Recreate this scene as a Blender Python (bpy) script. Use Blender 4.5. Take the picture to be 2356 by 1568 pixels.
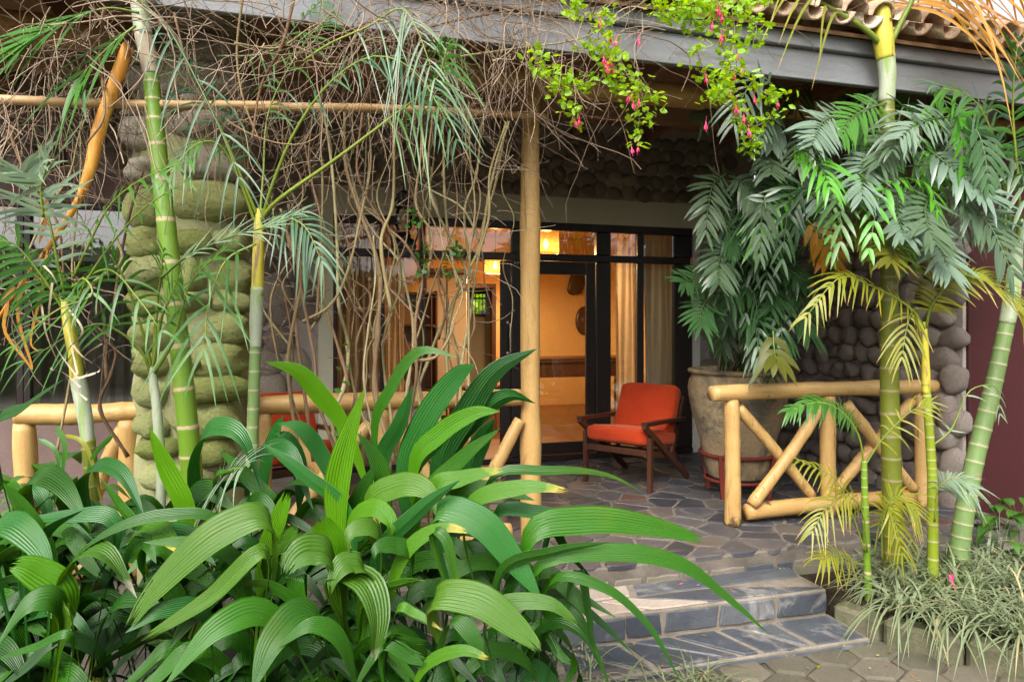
import bpy, math, random
import numpy as np
from mathutils import Vector, Matrix, noise as mnoise

for o in list(bpy.data.objects):
    bpy.data.objects.remove(o)
SC = bpy.context.scene
COL = SC.collection

# ------------------------------------------------------------------ camera
F, CX, HY, CH = 1571.0, 1178.0, 742.0, 1.35      # focal length and horizon in photo pixels (2356 x 1568)
YAW = math.radians(15.8)
CO, SI = math.cos(YAW), math.sin(YAW)
cam = bpy.data.cameras.new('camera')
cam.sensor_width = 36.0
cam.lens = 36.0 * F / 2356.0
cam.shift_y = -(784.0 - HY) / 2356.0
cam.clip_start, cam.clip_end = 0.05, 500
cam_o = bpy.data.objects.new('camera', cam)
cam_o.location = (0, 0, CH)
cam_o.rotation_euler = (math.radians(90), 0, -YAW)
COL.objects.link(cam_o)
SC.camera = cam_o

# ------------------------------------------------------------------ sky, sun, exposure
SUN_EL, SUN_AZ = math.radians(44), math.radians(214)      # azimuth clockwise from +Y
world = bpy.data.worlds.new('World')
SC.world = world
world.use_nodes = True
wn = world.node_tree
bg = wn.nodes['Background']
sky = wn.nodes.new('ShaderNodeTexSky')
sky.sky_type = 'NISHITA'
sky.sun_disc = False
sky.sun_elevation = SUN_EL
sky.sun_rotation = SUN_AZ
sky.air_density = 1.0
sky.dust_density = 6.0
sky.ozone_density = 0.4
hsv = wn.nodes.new('ShaderNodeHueSaturation')
hsv.inputs['Saturation'].default_value = 0.10
wn.links.new(sky.outputs[0], hsv.inputs['Color'])
wn.links.new(hsv.outputs[0], bg.inputs['Color'])
bg.inputs['Strength'].default_value = 0.11
sun = bpy.data.lights.new('sun', 'SUN')
sun.energy = 1.5
sun.angle = math.radians(32)
sun.color = (1.0, 0.94, 0.84)
sun_o = bpy.data.objects.new('sun', sun)
sdir = Vector((math.sin(SUN_AZ) * math.cos(SUN_EL), math.cos(SUN_AZ) * math.cos(SUN_EL), math.sin(SUN_EL)))
sun_o.rotation_euler = sdir.to_track_quat('Z', 'Y').to_euler()
sun_o.location = (0, 0, 20)
COL.objects.link(sun_o)
SC.view_settings.view_transform = 'Standard'
SC.view_settings.look = 'None'
SC.view_settings.exposure = 1.58
SC.view_settings.gamma = 1.0
SC.view_settings.use_curve_mapping = False
SC.render.engine = 'CYCLES'
SC.cycles.use_denoising = True
SC.cycles.max_bounces = 7
SC.cycles.diffuse_bounces = 3
SC.cycles.glossy_bounces = 3
SC.cycles.transmission_bounces = 4
SC.cycles.transparent_max_bounces = 16
SC.cycles.caustics_reflective = False
SC.cycles.caustics_refractive = False
SC.cycles.sample_clamp_indirect = 6.0

# ------------------------------------------------------------------ helpers
R = random.Random(11)
RIGHT = np.array((CO, -SI, 0.0)); FWD = np.array((SI, CO, 0.0)); UP = np.array((0.0, 0.0, 1.0))
A = np.array
def W(x, y, d):
    return RIGHT * ((x - CX) / F * d) + FWD * d + UP * (CH - (y - HY) / F * d)
def WY(x, y, Y):
    return W(x, y, Y / (CO - (x - CX) / F * SI))
def WZ(x, y, z):
    return W(x, y, F * (CH - z) / (y - HY))
def XY(x, Y):
    return float(WY(x, HY, Y)[0])
def nrm(v):
    v = np.asarray(v, float)
    n = np.linalg.norm(v, axis=-1, keepdims=True)
    return v / np.maximum(n, 1e-9)

ROOT = {}
def tag(o, label=None, cat=None, group=None, kind=None):
    if label: o['label'] = label
    if cat: o['category'] = cat
    if group: o['group'] = group
    if kind: o['kind'] = kind
    return o
def thing(name, label, cat, loc=(0, 0, 0), rz=0.0, group=None):
    o = bpy.data.objects.new(name, None)
    o.empty_display_size = 0.1
    COL.objects.link(o)
    o.location = loc; o.rotation_euler = (0, 0, rz)
    ROOT[o.name] = np.array(loc, float)
    return tag(o, label, cat, group)
def link(o, parent=None):
    COL.objects.link(o)
    if parent is not None:
        o.parent = parent
        ROOT[o.name] = ROOT.get(parent.name, np.zeros(3))
    else:
        ROOT.setdefault(o.name, np.zeros(3))
    return o
def mesh(name, V, Fc, mat, uv=None, smooth=True):
    me = bpy.data.meshes.new(name)
    me.from_pydata(V.tolist() if isinstance(V, np.ndarray) else V, [], Fc.tolist() if isinstance(Fc, np.ndarray) else Fc)
    if mat is not None: me.materials.append(mat)
    if smooth: me.polygons.foreach_set('use_smooth', [True] * len(me.polygons))
    if uv is not None:
        lay = me.uv_layers.new(name='UVMap')
        idx = np.empty(len(me.loops), dtype=np.int32)
        me.loops.foreach_get('vertex_index', idx)
        lay.data.foreach_set('uv', np.asarray(uv, np.float32)[idx].ravel())
    me.update()
    return me
def part(name, V, Fc, mat, parent=None, uv=None, smooth=True, local=False):
    """one mesh object from world coordinates (or the parent's own coordinates with local=True)"""
    V = np.asarray(V, float)
    if parent is not None and not local:
        V = V - ROOT.get(parent.name, np.zeros(3))
    return link(bpy.data.objects.new(name, mesh(name, V, Fc, mat, uv, smooth)), parent)
def inst(name, me, parent, loc, rot=(0, 0, 0), scale=(1, 1, 1)):
    o = bpy.data.objects.new(name, me)
    link(o, parent)
    o.location = Vector(A(loc, float) - (ROOT[parent.name] if parent is not None else 0))
    o.rotation_euler = rot; o.scale = scale
    return o

class MB:
    """collects pieces of one mesh"""
    def __init__(s): s.V, s.F, s.U, s.n = [], [], [], 0
    def add(s, V, Fc, uv=None):
        V = np.asarray(V, float)
        s.V.append(V); s.U.append(np.zeros((len(V), 2)) if uv is None else np.asarray(uv))
        n = s.n
        s.F.extend([tuple(i + n for i in f) for f in Fc]); s.n += len(V)
    def build(s, name, mat, parent=None, smooth=True, local=False):
        return part(name, np.concatenate(s.V), s.F, mat, parent, np.concatenate(s.U), smooth, local)

def box(x0, x1, y0, y1, z0, z1, b=0.0):
    """a box, with chamfered edges when b > 0"""
    if b <= 0:
        V = [(x, y, z) for x in (x0, x1) for y in (y0, y1) for z in (z0, z1)]
        Fc = [(0, 1, 3, 2), (4, 6, 7, 5), (0, 4, 5, 1), (2, 3, 7, 6), (0, 2, 6, 4), (1, 5, 7, 3)]
        return A(V, float), Fc
    V, key = [], {}
    c = ((x0, x1), (y0, y1), (z0, z1))
    for i in (0, 1):
        for j in (0, 1):
            for k in (0, 1):
                for ax in range(3):
                    p = [c[0][i], c[1][j], c[2][k]]
                    for a2, s in ((0, i), (1, j), (2, k)):
                        if a2 != ax: p[a2] += b * (1 - 2 * s)
                    key[(i, j, k, ax)] = len(V); V.append(p)
    Fc = []
    sg = [(0, 0), (1, 0), (1, 1), (0, 1)]
    for ax in range(3):
        for s in (0, 1):
            q = []
            for u, v in sg:
                t = [0, 0, 0]; t[ax] = s; t[(ax + 1) % 3] = u; t[(ax + 2) % 3] = v
                q.append(key[(*t, ax)])
            Fc.append(tuple(q if s else q[::-1]))
    for ax in range(3):
        a1, a2 = (ax + 1) % 3, (ax + 2) % 3
        for u, v in sg:
            t0 = [0, 0, 0]; t0[a1] = u; t0[a2] = v
            t1 = list(t0); t1[ax] = 1
            Fc.append((key[(*t0, a1)], key[(*t1, a1)], key[(*t1, a2)], key[(*t0, a2)]))
    for i in (0, 1):
        for j in (0, 1):
            for k in (0, 1):
                Fc.append(tuple(key[(i, j, k, ax)] for ax in range(3)))
    return A(V, float), Fc
def spline(P, n):
    P = np.asarray(P, float)
    if len(P) == 2:
        t = np.linspace(0, 1, n)[:, None]
        return P[0] * (1 - t) + P[1] * t
    Q = np.vstack([2 * P[0] - P[1], P, 2 * P[-1] - P[-2]])
    u = np.linspace(0, len(P) - 1 - 1e-6, n)
    i = u.astype(int); t = (u - i)[:, None]
    a, b, c, d = Q[i], Q[i + 1], Q[i + 2], Q[i + 3]
    return 0.5 * (2 * b + (c - a) * t + (2 * a - 5 * b + 4 * c - d) * t * t + (3 * b - a - 3 * c + d) * t ** 3)
def tang(S):
    return nrm(np.gradient(S, axis=0))
def tube(S, r, sides=6, cap=True, uvscale=1.0):
    S = np.asarray(S, float); n = len(S)
    r = np.broadcast_to(np.asarray(r, float), (n,))
    T = tang(S)
    ref = A((0.31, 0.17, 0.93)) if abs(T[0][2]) < 0.8 else A((0.9, 0.4, 0.1))
    N = np.empty((n, 3)); v = ref
    for i in range(n):
        v = v - T[i] * np.dot(v, T[i]); v = v / (np.linalg.norm(v) + 1e-9); N[i] = v
    B = np.cross(T, N)
    a = np.linspace(0, 2 * math.pi, sides, endpoint=False)
    V = S[:, None, :] + r[:, None, None] * (np.cos(a)[None, :, None] * N[:, None, :] + np.sin(a)[None, :, None] * B[:, None, :])
    V = V.reshape(-1, 3)
    Fc = []
    for i in range(n - 1):
        for j in range(sides):
            k = (j + 1) % sides
            Fc.append((i * sides + j, i * sides + k, (i + 1) * sides + k, (i + 1) * sides + j))
    if cap:
        Fc.append(tuple(range(sides - 1, -1, -1))); Fc.append(tuple((n - 1) * sides + j for j in range(sides)))
    L = np.concatenate([[0], np.cumsum(np.linalg.norm(np.diff(S, axis=0), axis=1))]) * uvscale
    uv = np.stack([np.tile(a / (2 * math.pi), n), np.repeat(L, sides)], 1)
    return V, Fc, uv
def lathe(prof, n=40, cx=0, cy=0):
    V, Fc = [], []
    for r, z in prof:
        for j in range(n):
            t = 2 * math.pi * j / n
            V.append((cx + r * math.cos(t), cy + r * math.sin(t), z))
    for i in range(len(prof) - 1):
        for j in range(n):
            k = (j + 1) % n
            Fc.append((i * n + j, i * n + k, (i + 1) * n + k, (i + 1) * n + j))
    return A(V), Fc

# ------------------------------------------------------------------ materials
def srgb(r, g, b):
    f = lambda c: (c / 255 / 12.92) if c / 255 <= 0.04045 else ((c / 255 + 0.055) / 1.055) ** 2.4
    return (f(r), f(g), f(b), 1)
def nodes(name):
    m = bpy.data.materials.new(name); m.use_nodes = True
    nt = m.node_tree
    p = nt.nodes['Principled BSDF']
    return m, nt, p
def ramp(nt, stops, interp='LINEAR'):
    n = nt.nodes.new('ShaderNodeValToRGB'); cr = n.color_ramp; cr.interpolation = interp
    while len(cr.elements) < len(stops): cr.elements.new(0.5)
    for e, (p, c) in zip(cr.elements, stops):
        e.position = p; e.color = c if len(c) == 4 else (*c, 1)
    return n
def noise_node(nt, scale, detail=4, rough=0.55, coord=None, dist=0.0):
    n = nt.nodes.new('ShaderNodeTexNoise')
    n.inputs['Scale'].default_value = scale; n.inputs['Detail'].default_value = detail
    n.inputs['Roughness'].default_value = rough; n.inputs['Distortion'].default_value = dist
    if coord is not None: nt.links.new(coord, n.inputs['Vector'])
    return n
def mixc(nt, fac, a, b, mode='MIX'):
    n = nt.nodes.new('ShaderNodeMix'); n.data_type = 'RGBA'; n.blend_type = mode
    for s, v in ((n.inputs[0], fac), (n.inputs[6], a), (n.inputs[7], b)):
        if hasattr(v, 'is_output') or isinstance(v, bpy.types.NodeSocket): nt.links.new(v, s)
        else: s.default_value = v
    return n.outputs[2]
def math_n(nt, op, a, b=0.0):
    n = nt.nodes.new('ShaderNodeMath'); n.operation = op
    for s, v in ((n.inputs[0], a), (n.inputs[1], b)):
        if isinstance(v, bpy.types.NodeSocket): nt.links.new(v, s)
        else: s.default_value = v
    return n.outputs[0]
def bump(nt, p, h, strength=0.3, dist=0.02):
    b = nt.nodes.new('ShaderNodeBump'); b.inputs['Strength'].default_value = strength; b.inputs['Distance'].default_value = dist
    nt.links.new(h, b.inputs['Height']); nt.links.new(b.outputs[0], p.inputs['Normal'])
def mat_rough(name, stops, scale=6.0, rough=0.8, bumps=0.3, fine=60.0, rnd=0.5, spec=0.3, bdist=0.01, stretch=None, dirt=None, coordkind='Object'):
    """mottled matte surface: ramp over noise, shifted per object, with a fine bump"""
    m, nt, p = nodes(name)
    tc = nt.nodes.new('ShaderNodeTexCoord').outputs[coordkind]
    if stretch:
        mp = nt.nodes.new('ShaderNodeMapping'); mp.inputs['Scale'].default_value = stretch
        nt.links.new(tc, mp.inputs['Vector']); tc = mp.outputs[0]
    oi = nt.nodes.new('ShaderNodeObjectInfo')
    n1 = noise_node(nt, scale, 6, 0.6, tc)
    v = math_n(nt, 'ADD', math_n(nt, 'MULTIPLY', oi.outputs['Random'], rnd), math_n(nt, 'MULTIPLY', n1.outputs[0], 1 - rnd))
    v = math_n(nt, 'ADD', math_n(nt, 'MULTIPLY', math_n(nt, 'SUBTRACT', v, 0.5), 1.5), 0.5)
    r = ramp(nt, stops); nt.links.new(v, r.inputs[0])
    n2 = noise_node(nt, fine, 5, 0.65, tc)
    col = mixc(nt, 0.35, r.outputs[0], n2.outputs[0], 'OVERLAY')
    if dirt:
        n3 = noise_node(nt, dirt[1], 5, 0.7, tc, 0.6)
        rr = ramp(nt, [(dirt[2], (0, 0, 0)), (dirt[3], (1, 1, 1))]); nt.links.new(n3.outputs[0], rr.inputs[0])
        col = mixc(nt, rr.outputs[0], col, dirt[0])
    nt.links.new(col, p.inputs['Base Color'])
    p.inputs['Roughness'].default_value = rough
    p.inputs['Specular IOR Level'].default_value = spec
    h = math_n(nt, 'ADD', n2.outputs[0], math_n(nt, 'MULTIPLY', n1.outputs[0], 1.5))
    bump(nt, p, h, bumps, bdist)
    return m
def mat_rough_island(name, stops, scale, rough, bumps, fine, rnd, spec, bdist):
    m, nt, p = nodes(name)
    tc = nt.nodes.new('ShaderNodeTexCoord').outputs['Object']
    geo = nt.nodes.new('ShaderNodeNewGeometry')
    n1 = noise_node(nt, 25.0, 3, 0.6, tc)
    r = ramp(nt, stops)
    nt.links.new(math_n(nt, 'ADD', math_n(nt, 'MULTIPLY', geo.outputs['Random Per Island'], 0.8), math_n(nt, 'MULTIPLY', n1.outputs[0], 0.2)), r.inputs[0])
    nt.links.new(r.outputs[0], p.inputs['Base Color']); p.inputs['Roughness'].default_value = rough
    p.inputs['Specular IOR Level'].default_value = spec
    return m
def mat_leaf(name, c1, c2, trans=0.35, rough=0.38, stripe=0.0, nstripe=9.0, tip=None, spec=0.5, dead=0.0, transcol=None, spots=None):
    m, nt, p = nodes(name)
    oi = nt.nodes.new('ShaderNodeObjectInfo')
    tc = nt.nodes.new('ShaderNodeTexCoord')
    geo = nt.nodes.new('ShaderNodeNewGeometry')
    n1 = noise_node(nt, 5.0, 4, 0.6, tc.outputs['Object'])
    f = math_n(nt, 'ADD', math_n(nt, 'MULTIPLY', oi.outputs['Random'], 0.6), math_n(nt, 'MULTIPLY', n1.outputs[0], 0.25))
    f = math_n(nt, 'ADD', f, math_n(nt, 'MULTIPLY', geo.outputs['Random Per Island'], 0.30))
    col = mixc(nt, f, c1, c2)
    sep = nt.nodes.new('ShaderNodeSeparateXYZ'); nt.links.new(tc.outputs['UV'], sep.inputs[0])
    if stripe > 0:
        s = math_n(nt, 'SINE', math_n(nt, 'MULTIPLY', sep.outputs[0], nstripe * 2 * math.pi))
        s = math_n(nt, 'ADD', math_n(nt, 'MULTIPLY', s, 0.5), 0.5)
        col = mixc(nt, math_n(nt, 'MULTIPLY', s, stripe), col, (col_scale(c2, 1.5)))
    if tip:
        n4 = noise_node(nt, 9.0, 4, 0.7, tc.outputs['Object'])
        e = math_n(nt, 'ADD', sep.outputs[1], math_n(nt, 'MULTIPLY', math_n(nt, 'SUBTRACT', n4.outputs[0], 0.5), 0.22))
        rt = ramp(nt, [(tip[1], (0, 0, 0)), (min(tip[1] + 0.06, 1), (1, 1, 1))]); nt.links.new(e, rt.inputs[0])
        col = mixc(nt, rt.outputs[0], col, tip[0])
    if spots:
        n5 = noise_node(nt, spots[1], 3, 0.6, tc.outputs['Object'])
        rs = ramp(nt, [(spots[2], (0, 0, 0)), (spots[2] + 0.05, (1, 1, 1))]); nt.links.new(n5.outputs[0], rs.inputs[0])
        col = mixc(nt, math_n(nt, 'MULTIPLY', rs.outputs[0], 0.7), col, spots[0])
    if stripe > 0:
        ed = math_n(nt, 'ABSOLUTE', math_n(nt, 'SUBTRACT', sep.outputs[0], 0.5))
        n8 = noise_node(nt, 16.0, 4, 0.7, tc.outputs['Object'])
        ev = math_n(nt, 'ADD', ed, math_n(nt, 'MULTIPLY', math_n(nt, 'SUBTRACT', n8.outputs[0], 0.5), 0.16))
        re_ = ramp(nt, [(0.525, (0, 0, 0)), (0.56, (1, 1, 1))]); nt.links.new(ev, re_.inputs[0])
        col = mixc(nt, math_n(nt, 'MULTIPLY', re_.outputs[0], 0.8), col, (0.20, 0.15, 0.06, 1))
        n9 = noise_node(nt, 70.0, 2, 0.5, tc.outputs['Object'])
        rd = ramp(nt, [(0.735, (0, 0, 0)), (0.76, (1, 1, 1))]); nt.links.new(n9.outputs[0], rd.inputs[0])
        col = mixc(nt, math_n(nt, 'MULTIPLY', rd.outputs[0], 0.6), col, (0.16, 0.11, 0.04, 1))
        n10 = noise_node(nt, 2.2, 3, 0.6, tc.outputs['Object'])
        ry = ramp(nt, [(0.56, (0, 0, 0)), (0.72, (1, 1, 1))]); nt.links.new(n10.outputs[0], ry.inputs[0])
        col = mixc(nt, math_n(nt, 'MULTIPLY', ry.outputs[0], 0.35), col, (0.11, 0.15, 0.012, 1))
    nt.links.new(col, p.inputs['Base Color'])
    n6 = noise_node(nt, 14.0, 3, 0.6, tc.outputs['Object'])
    nt.links.new(math_n(nt, 'ADD', math_n(nt, 'MULTIPLY', n6.outputs[0], 0.25), rough - 0.10), p.inputs['Roughness'])
    p.inputs['Specular IOR Level'].default_value = spec
    n7 = noise_node(nt, 60.0, 3, 0.6, tc.outputs['Object'])
    bump(nt, p, n7.outputs[0], 0.12, 0.004)
    tr = nt.nodes.new('ShaderNodeBsdfTranslucent')
    hs = nt.nodes.new('ShaderNodeHueSaturation'); hs.inputs['Hue'].default_value = 0.478; hs.inputs['Saturation'].default_value = 1.15; hs.inputs['Value'].default_value = 1.6
    nt.links.new(col, hs.inputs['Color']); nt.links.new(hs.outputs[0], tr.inputs['Color'])
    mx = nt.nodes.new('ShaderNodeMixShader'); mx.inputs[0].default_value = trans
    nt.links.new(p.outputs[0], mx.inputs[1]); nt.links.new(tr.outputs[0], mx.inputs[2])
    nt.links.new(mx.outputs[0], nt.nodes['Material Output'].inputs['Surface'])
    return m
def col_scale(c, k):
    return (min(c[0] * k, 1), min(c[1] * k, 1), min(c[2] * k, 1), 1)
def mat_trunk(name, ca, cb, ring, blotch=(0.25, 0.2, 0.12, 1)):
    """palm trunk: UV y counts the rings"""
    m, nt, p = nodes(name)
    tc = nt.nodes.new('ShaderNodeTexCoord')
    sep = nt.nodes.new('ShaderNodeSeparateXYZ'); nt.links.new(tc.outputs['UV'], sep.inputs[0])
    n0 = noise_node(nt, 11.0, 3, 0.6, tc.outputs['Object'])
    ph = math_n(nt, 'FRACT', math_n(nt, 'ADD', sep.outputs[1], math_n(nt, 'MULTIPLY', math_n(nt, 'SUBTRACT', n0.outputs[0], 0.5), 0.10)))
    mp = nt.nodes.new('ShaderNodeMapping'); mp.inputs['Scale'].default_value = (14, 14, 2.5)
    nt.links.new(tc.outputs['Object'], mp.inputs['Vector'])
    n1 = noise_node(nt, 1.6, 5, 0.6, mp.outputs[0])
    g = mixc(nt, n1.outputs[0], ca, cb)
    g2 = mixc(nt, math_n(nt, 'MULTIPLY', ph, 0.45), g, col_scale(ca, 1.35))
    r = ramp(nt, [(0.0, (1, 1, 1)), (0.085, (1, 1, 1)), (0.10, (0, 0, 0)), (0.985, (0, 0, 0)), (1.0, (1, 1, 1))])
    nt.links.new(ph, r.inputs[0])
    n2 = noise_node(nt, 9.0, 4, 0.65, tc.outputs['Object'])
    rb = ramp(nt, [(0.63, (0, 0, 0)), (0.68, (1, 1, 1))]); nt.links.new(n2.outputs[0], rb.inputs[0])
    c = mixc(nt, math_n(nt, 'MULTIPLY', rb.outputs[0], 0.6), g2, blotch)
    n3 = noise_node(nt, 45, 4, 0.7, tc.outputs['Object'])
    rc = mixc(nt, n3.outputs[0], col_scale(ring, 0.55), col_scale(ring, 1.25))
    c = mixc(nt, r.outputs[0], c, rc)
    nt.links.new(c, p.inputs['Base Color'])
    p.inputs['Roughness'].default_value = 0.42
    bump(nt, p, n1.outputs[0], 0.15, 0.006)
    return m

SOIL = mat_rough('soil', [(0.2, (0.02, 0.014, 0.009)), (0.8, (0.07, 0.05, 0.032))], 9, 0.95, 0.8, 90, 0.0, 0.1, 0.03)
MORTAR = mat_rough('mortar', [(0.2, (0.13, 0.11, 0.088)), (0.8, (0.24, 0.205, 0.168))], 8, 0.9, 0.5, 120, 0.0, 0.2)
PMORTAR = mat_rough('porch_joint', [(0.2, (0.09, 0.078, 0.066)), (0.8, (0.17, 0.145, 0.12))], 8, 0.9, 0.5, 120, 0.0, 0.2)
SLATE = mat_rough('slate_flagstone', [(0.0, (0.030, 0.030, 0.036)), (0.35, (0.05, 0.05, 0.058)), (0.6, (0.072, 0.066, 0.072)), (0.85, (0.095, 0.085, 0.08)), (1.0, (0.12, 0.075, 0.055))], 4.5, 0.42, 0.45, 38, 0.62, 0.5, 0.012, (1, 3, 1), ((0.16, 0.14, 0.125, 1), 3.2, 0.56, 0.78))
SLATE_STEP = mat_rough('blue_slate', [(0.0, (0.032, 0.037, 0.048)), (0.5, (0.055, 0.062, 0.075)), (1.0, (0.105, 0.11, 0.118))], 4.0, 0.42, 0.4, 30, 0.45, 0.5, 0.012, None, ((0.33, 0.31, 0.30, 1), 3.0, 0.58, 0.82))
SANDSLAB = mat_rough('pale_slab', [(0.0, (0.22, 0.17, 0.14)), (1.0, (0.40, 0.33, 0.28))], 4, 0.7, 0.35, 50, 0.3)
PAVER = mat_rough('concrete_paver', [(0.0, (0.07, 0.063, 0.045)), (1.0, (0.15, 0.13, 0.098))], 5, 0.85, 0.5, 90, 0.4, 0.25, 0.008, None, ((0.085, 0.1, 0.05, 1), 2.6, 0.5, 0.75))
KERB = mat_rough('mossy_concrete', [(0.0, (0.08, 0.08, 0.045)), (1.0, (0.19, 0.165, 0.115))], 6, 0.9, 0.6, 70, 0.3, 0.2, 0.012, None, ((0.06, 0.085, 0.025, 1), 4, 0.45, 0.7))
COBBLE = mat_rough('river_cobble', [(0.0, (0.30, 0.245, 0.215)), (0.5, (0.42, 0.345, 0.31)), (0.85, (0.48, 0.41, 0.36)), (1.0, (0.48, 0.37, 0.25))], 7, 0.75, 0.9, 55, 0.6, 0.35, 0.022, None, ((0.075, 0.062, 0.05, 1), 9, 0.56, 0.72))
COBBLE_DK = mat_rough('porch_cobble', [(0.0, (0.26, 0.205, 0.16)), (0.6, (0.40, 0.33, 0.27)), (1.0, (0.50, 0.43, 0.32))], 7, 0.8, 0.9, 50, 0.65, 0.3, 0.022, None, ((0.075, 0.062, 0.05, 1), 9, 0.56, 0.72))
WALLMORTAR = mat_rough('wall_mortar', [(0.2, (0.27, 0.235, 0.21)), (0.8, (0.38, 0.335, 0.305))], 10, 0.95, 0.6, 90, 0.0, 0.15)
MOSS = mat_rough('mossy_boulder', [(0.0, (0.24, 0.28, 0.06)), (0.5, (0.40, 0.43, 0.15)), (1.0, (0.54, 0.54, 0.29))], 5, 0.92, 0.9, 42, 0.35, 0.15, 0.02, None, ((0.045, 0.055, 0.015, 1), 7, 0.56, 0.72))
BOULDER = mat_rough('tan_boulder', [(0.0, (0.34, 0.28, 0.21)), (1.0, (0.58, 0.52, 0.42))], 5, 0.9, 0.8, 45, 0.4, 0.15, 0.02, None, ((0.16, 0.165, 0.07, 1), 4, 0.5, 0.7))
PILLARMORTAR = mat_rough('pillar_mortar', [(0.0, (0.20, 0.21, 0.09)), (1.0, (0.37, 0.36, 0.20))], 6, 0.95, 0.6, 60, 0.0, 0.1)
LOG = mat_rough('peeled_log', [(0.0, (0.29, 0.165, 0.052)), (0.5, (0.44, 0.265, 0.092)), (1.0, (0.55, 0.36, 0.15))], 3.0, 0.48, 0.22, 30, 0.25, 0.4, 0.006, (7, 7, 1.2), ((0.15, 0.075, 0.03, 1), 2.0, 0.60, 0.74))
LOGX = mat_rough('peeled_log_lying', [(0.0, (0.29, 0.165, 0.052)), (0.5, (0.44, 0.265, 0.092)), (1.0, (0.55, 0.36, 0.15))], 3.0, 0.48, 0.22, 30, 0.25, 0.4, 0.006, (1.2, 7, 7), ((0.15, 0.075, 0.03, 1), 2.0, 0.60, 0.74))
def add_spots(m, col, scale, lo, hi, z=None, stretch=None):
    nt = m.node_tree; p = nt.nodes['Principled BSDF']; src = p.inputs['Base Color'].links[0].from_socket
    tc = nt.nodes.new('ShaderNodeTexCoord').outputs['Object']
    if stretch:
        mp = nt.nodes.new('ShaderNodeMapping'); mp.inputs['Scale'].default_value = stretch; nt.links.new(tc, mp.inputs['Vector']); tc = mp.outputs[0]
    n = noise_node(nt, scale, 3, 0.5, tc)
    v = n.outputs[0]
    if z is not None:      # a rotted foot: black stain with a ragged upper edge
        sp = nt.nodes.new('ShaderNodeSeparateXYZ'); nt.links.new(tc, sp.inputs[0])
        v = math_n(nt, 'SUBTRACT', math_n(nt, 'MULTIPLY', v, 0.22), math_n(nt, 'SUBTRACT', sp.outputs[2], z))
    r = ramp(nt, [(lo, (0, 0, 0)), (hi, (1, 1, 1))]); nt.links.new(v, r.inputs[0])
    nt.links.new(mixc(nt, math_n(nt, 'MULTIPLY', r.outputs[0], 0.85), src, col), p.inputs['Base Color'])
    return m
for m_ in (LOG, LOGX): add_spots(m_, (0.075, 0.035, 0.016, 1), 11.0, 0.70, 0.735)
add_spots(LOG, (0.10, 0.05, 0.02, 1), 1.0, 0.66, 0.70, None, (55, 55, 1.6)); add_spots(LOGX, (0.10, 0.05, 0.02, 1), 1.0, 0.66, 0.70, None, (1.6, 55, 55))
LOGPOST = LOG.copy(); LOGPOST.name = 'peeled_log_rotted_foot'; add_spots(LOGPOST, (0.022, 0.015, 0.011, 1), 26.0, 0.10, 0.15, 0.05)
BAMBOO = mat_rough('bamboo_pole', [(0.0, (0.33, 0.19, 0.08)), (1.0, (0.52, 0.33, 0.16))], 3, 0.5, 0.2, 40, 0.2, 0.4, 0.005, (1.0, 8, 8))
TIMBER = mat_rough('dark_roof_timber', [(0.0, (0.20, 0.11, 0.06)), (1.0, (0.38, 0.23, 0.13))], 3, 0.75, 0.4, 35, 0.4, 0.3, 0.01, (1, 9, 9))
FASCIA = mat_rough('grey_painted_fascia', [(0.0, (0.13, 0.135, 0.14)), (1.0, (0.20, 0.205, 0.215))], 2.5, 0.6, 0.2, 45, 0.1, 0.4, 0.005, (1, 7, 7), ((0.085, 0.08, 0.065, 1), 2.4, 0.56, 0.72))
TILE = mat_rough('weathered_roof_tile', [(0.0, (0.26, 0.16, 0.10)), (0.5, (0.45, 0.34, 0.24)), (1.0, (0.62, 0.54, 0.44))], 6, 0.9, 0.7, 50, 0.45, 0.15, 0.015, None, ((0.06, 0.055, 0.03, 1), 5, 0.56, 0.7))
REDWALL = mat_rough('maroon_paint', [(0.0, (0.034, 0.0065, 0.007)), (1.0, (0.052, 0.010, 0.011))], 2.5, 0.7, 0.12, 120, 0.0, 0.3, 0.004)
LINTEL = mat_rough('sage_plaster', [(0.0, (0.50, 0.48, 0.35)), (1.0, (0.58, 0.56, 0.42))], 2.5, 0.8, 0.15, 110, 0.0, 0.25, 0.004)
FRAME = mat_rough('black_stained_timber', [(0.0, (0.010, 0.007, 0.007)), (1.0, (0.028, 0.018, 0.016))], 4, 0.34, 0.15, 50, 0.3, 0.5, 0.004, (6, 6, 1))
WOOD_DK = mat_rough('dark_walnut', [(0.0, (0.035, 0.012, 0.007)), (1.0, (0.10, 0.038, 0.018))], 3, 0.35, 0.15, 40, 0.3, 0.5, 0.004, (6, 6, 1))
WOOD_MD = mat_rough('brown_wood', [(0.0, (0.16, 0.07, 0.03)), (1.0, (0.30, 0.15, 0.07))], 3, 0.4, 0.15, 40, 0.3, 0.5, 0.004, (1, 6, 6))
OCHRE = mat_rough('ochre_wall_paint', [(0.0, (0.62, 0.38, 0.15)), (1.0, (0.70, 0.45, 0.19))], 2, 0.85, 0.1, 90, 0.0, 0.2, 0.003)
CREAM = mat_rough('cream_wall_paint', [(0.0, (0.52, 0.45, 0.33)), (1.0, (0.58, 0.51, 0.39))], 2, 0.85, 0.1, 90, 0.0, 0.2, 0.003)
WHITE_TRIM = mat_rough('white_trim', [(0.0, (0.55, 0.54, 0.5)), (1.0, (0.66, 0.65, 0.6))], 4, 0.6, 0.15, 60, 0.0)
BROWNWALL = mat_rough('brown_plaster', [(0.0, (0.13, 0.085, 0.075)), (1.0, (0.2, 0.14, 0.12))], 4, 0.7, 0.3, 60, 0.0)
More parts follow.
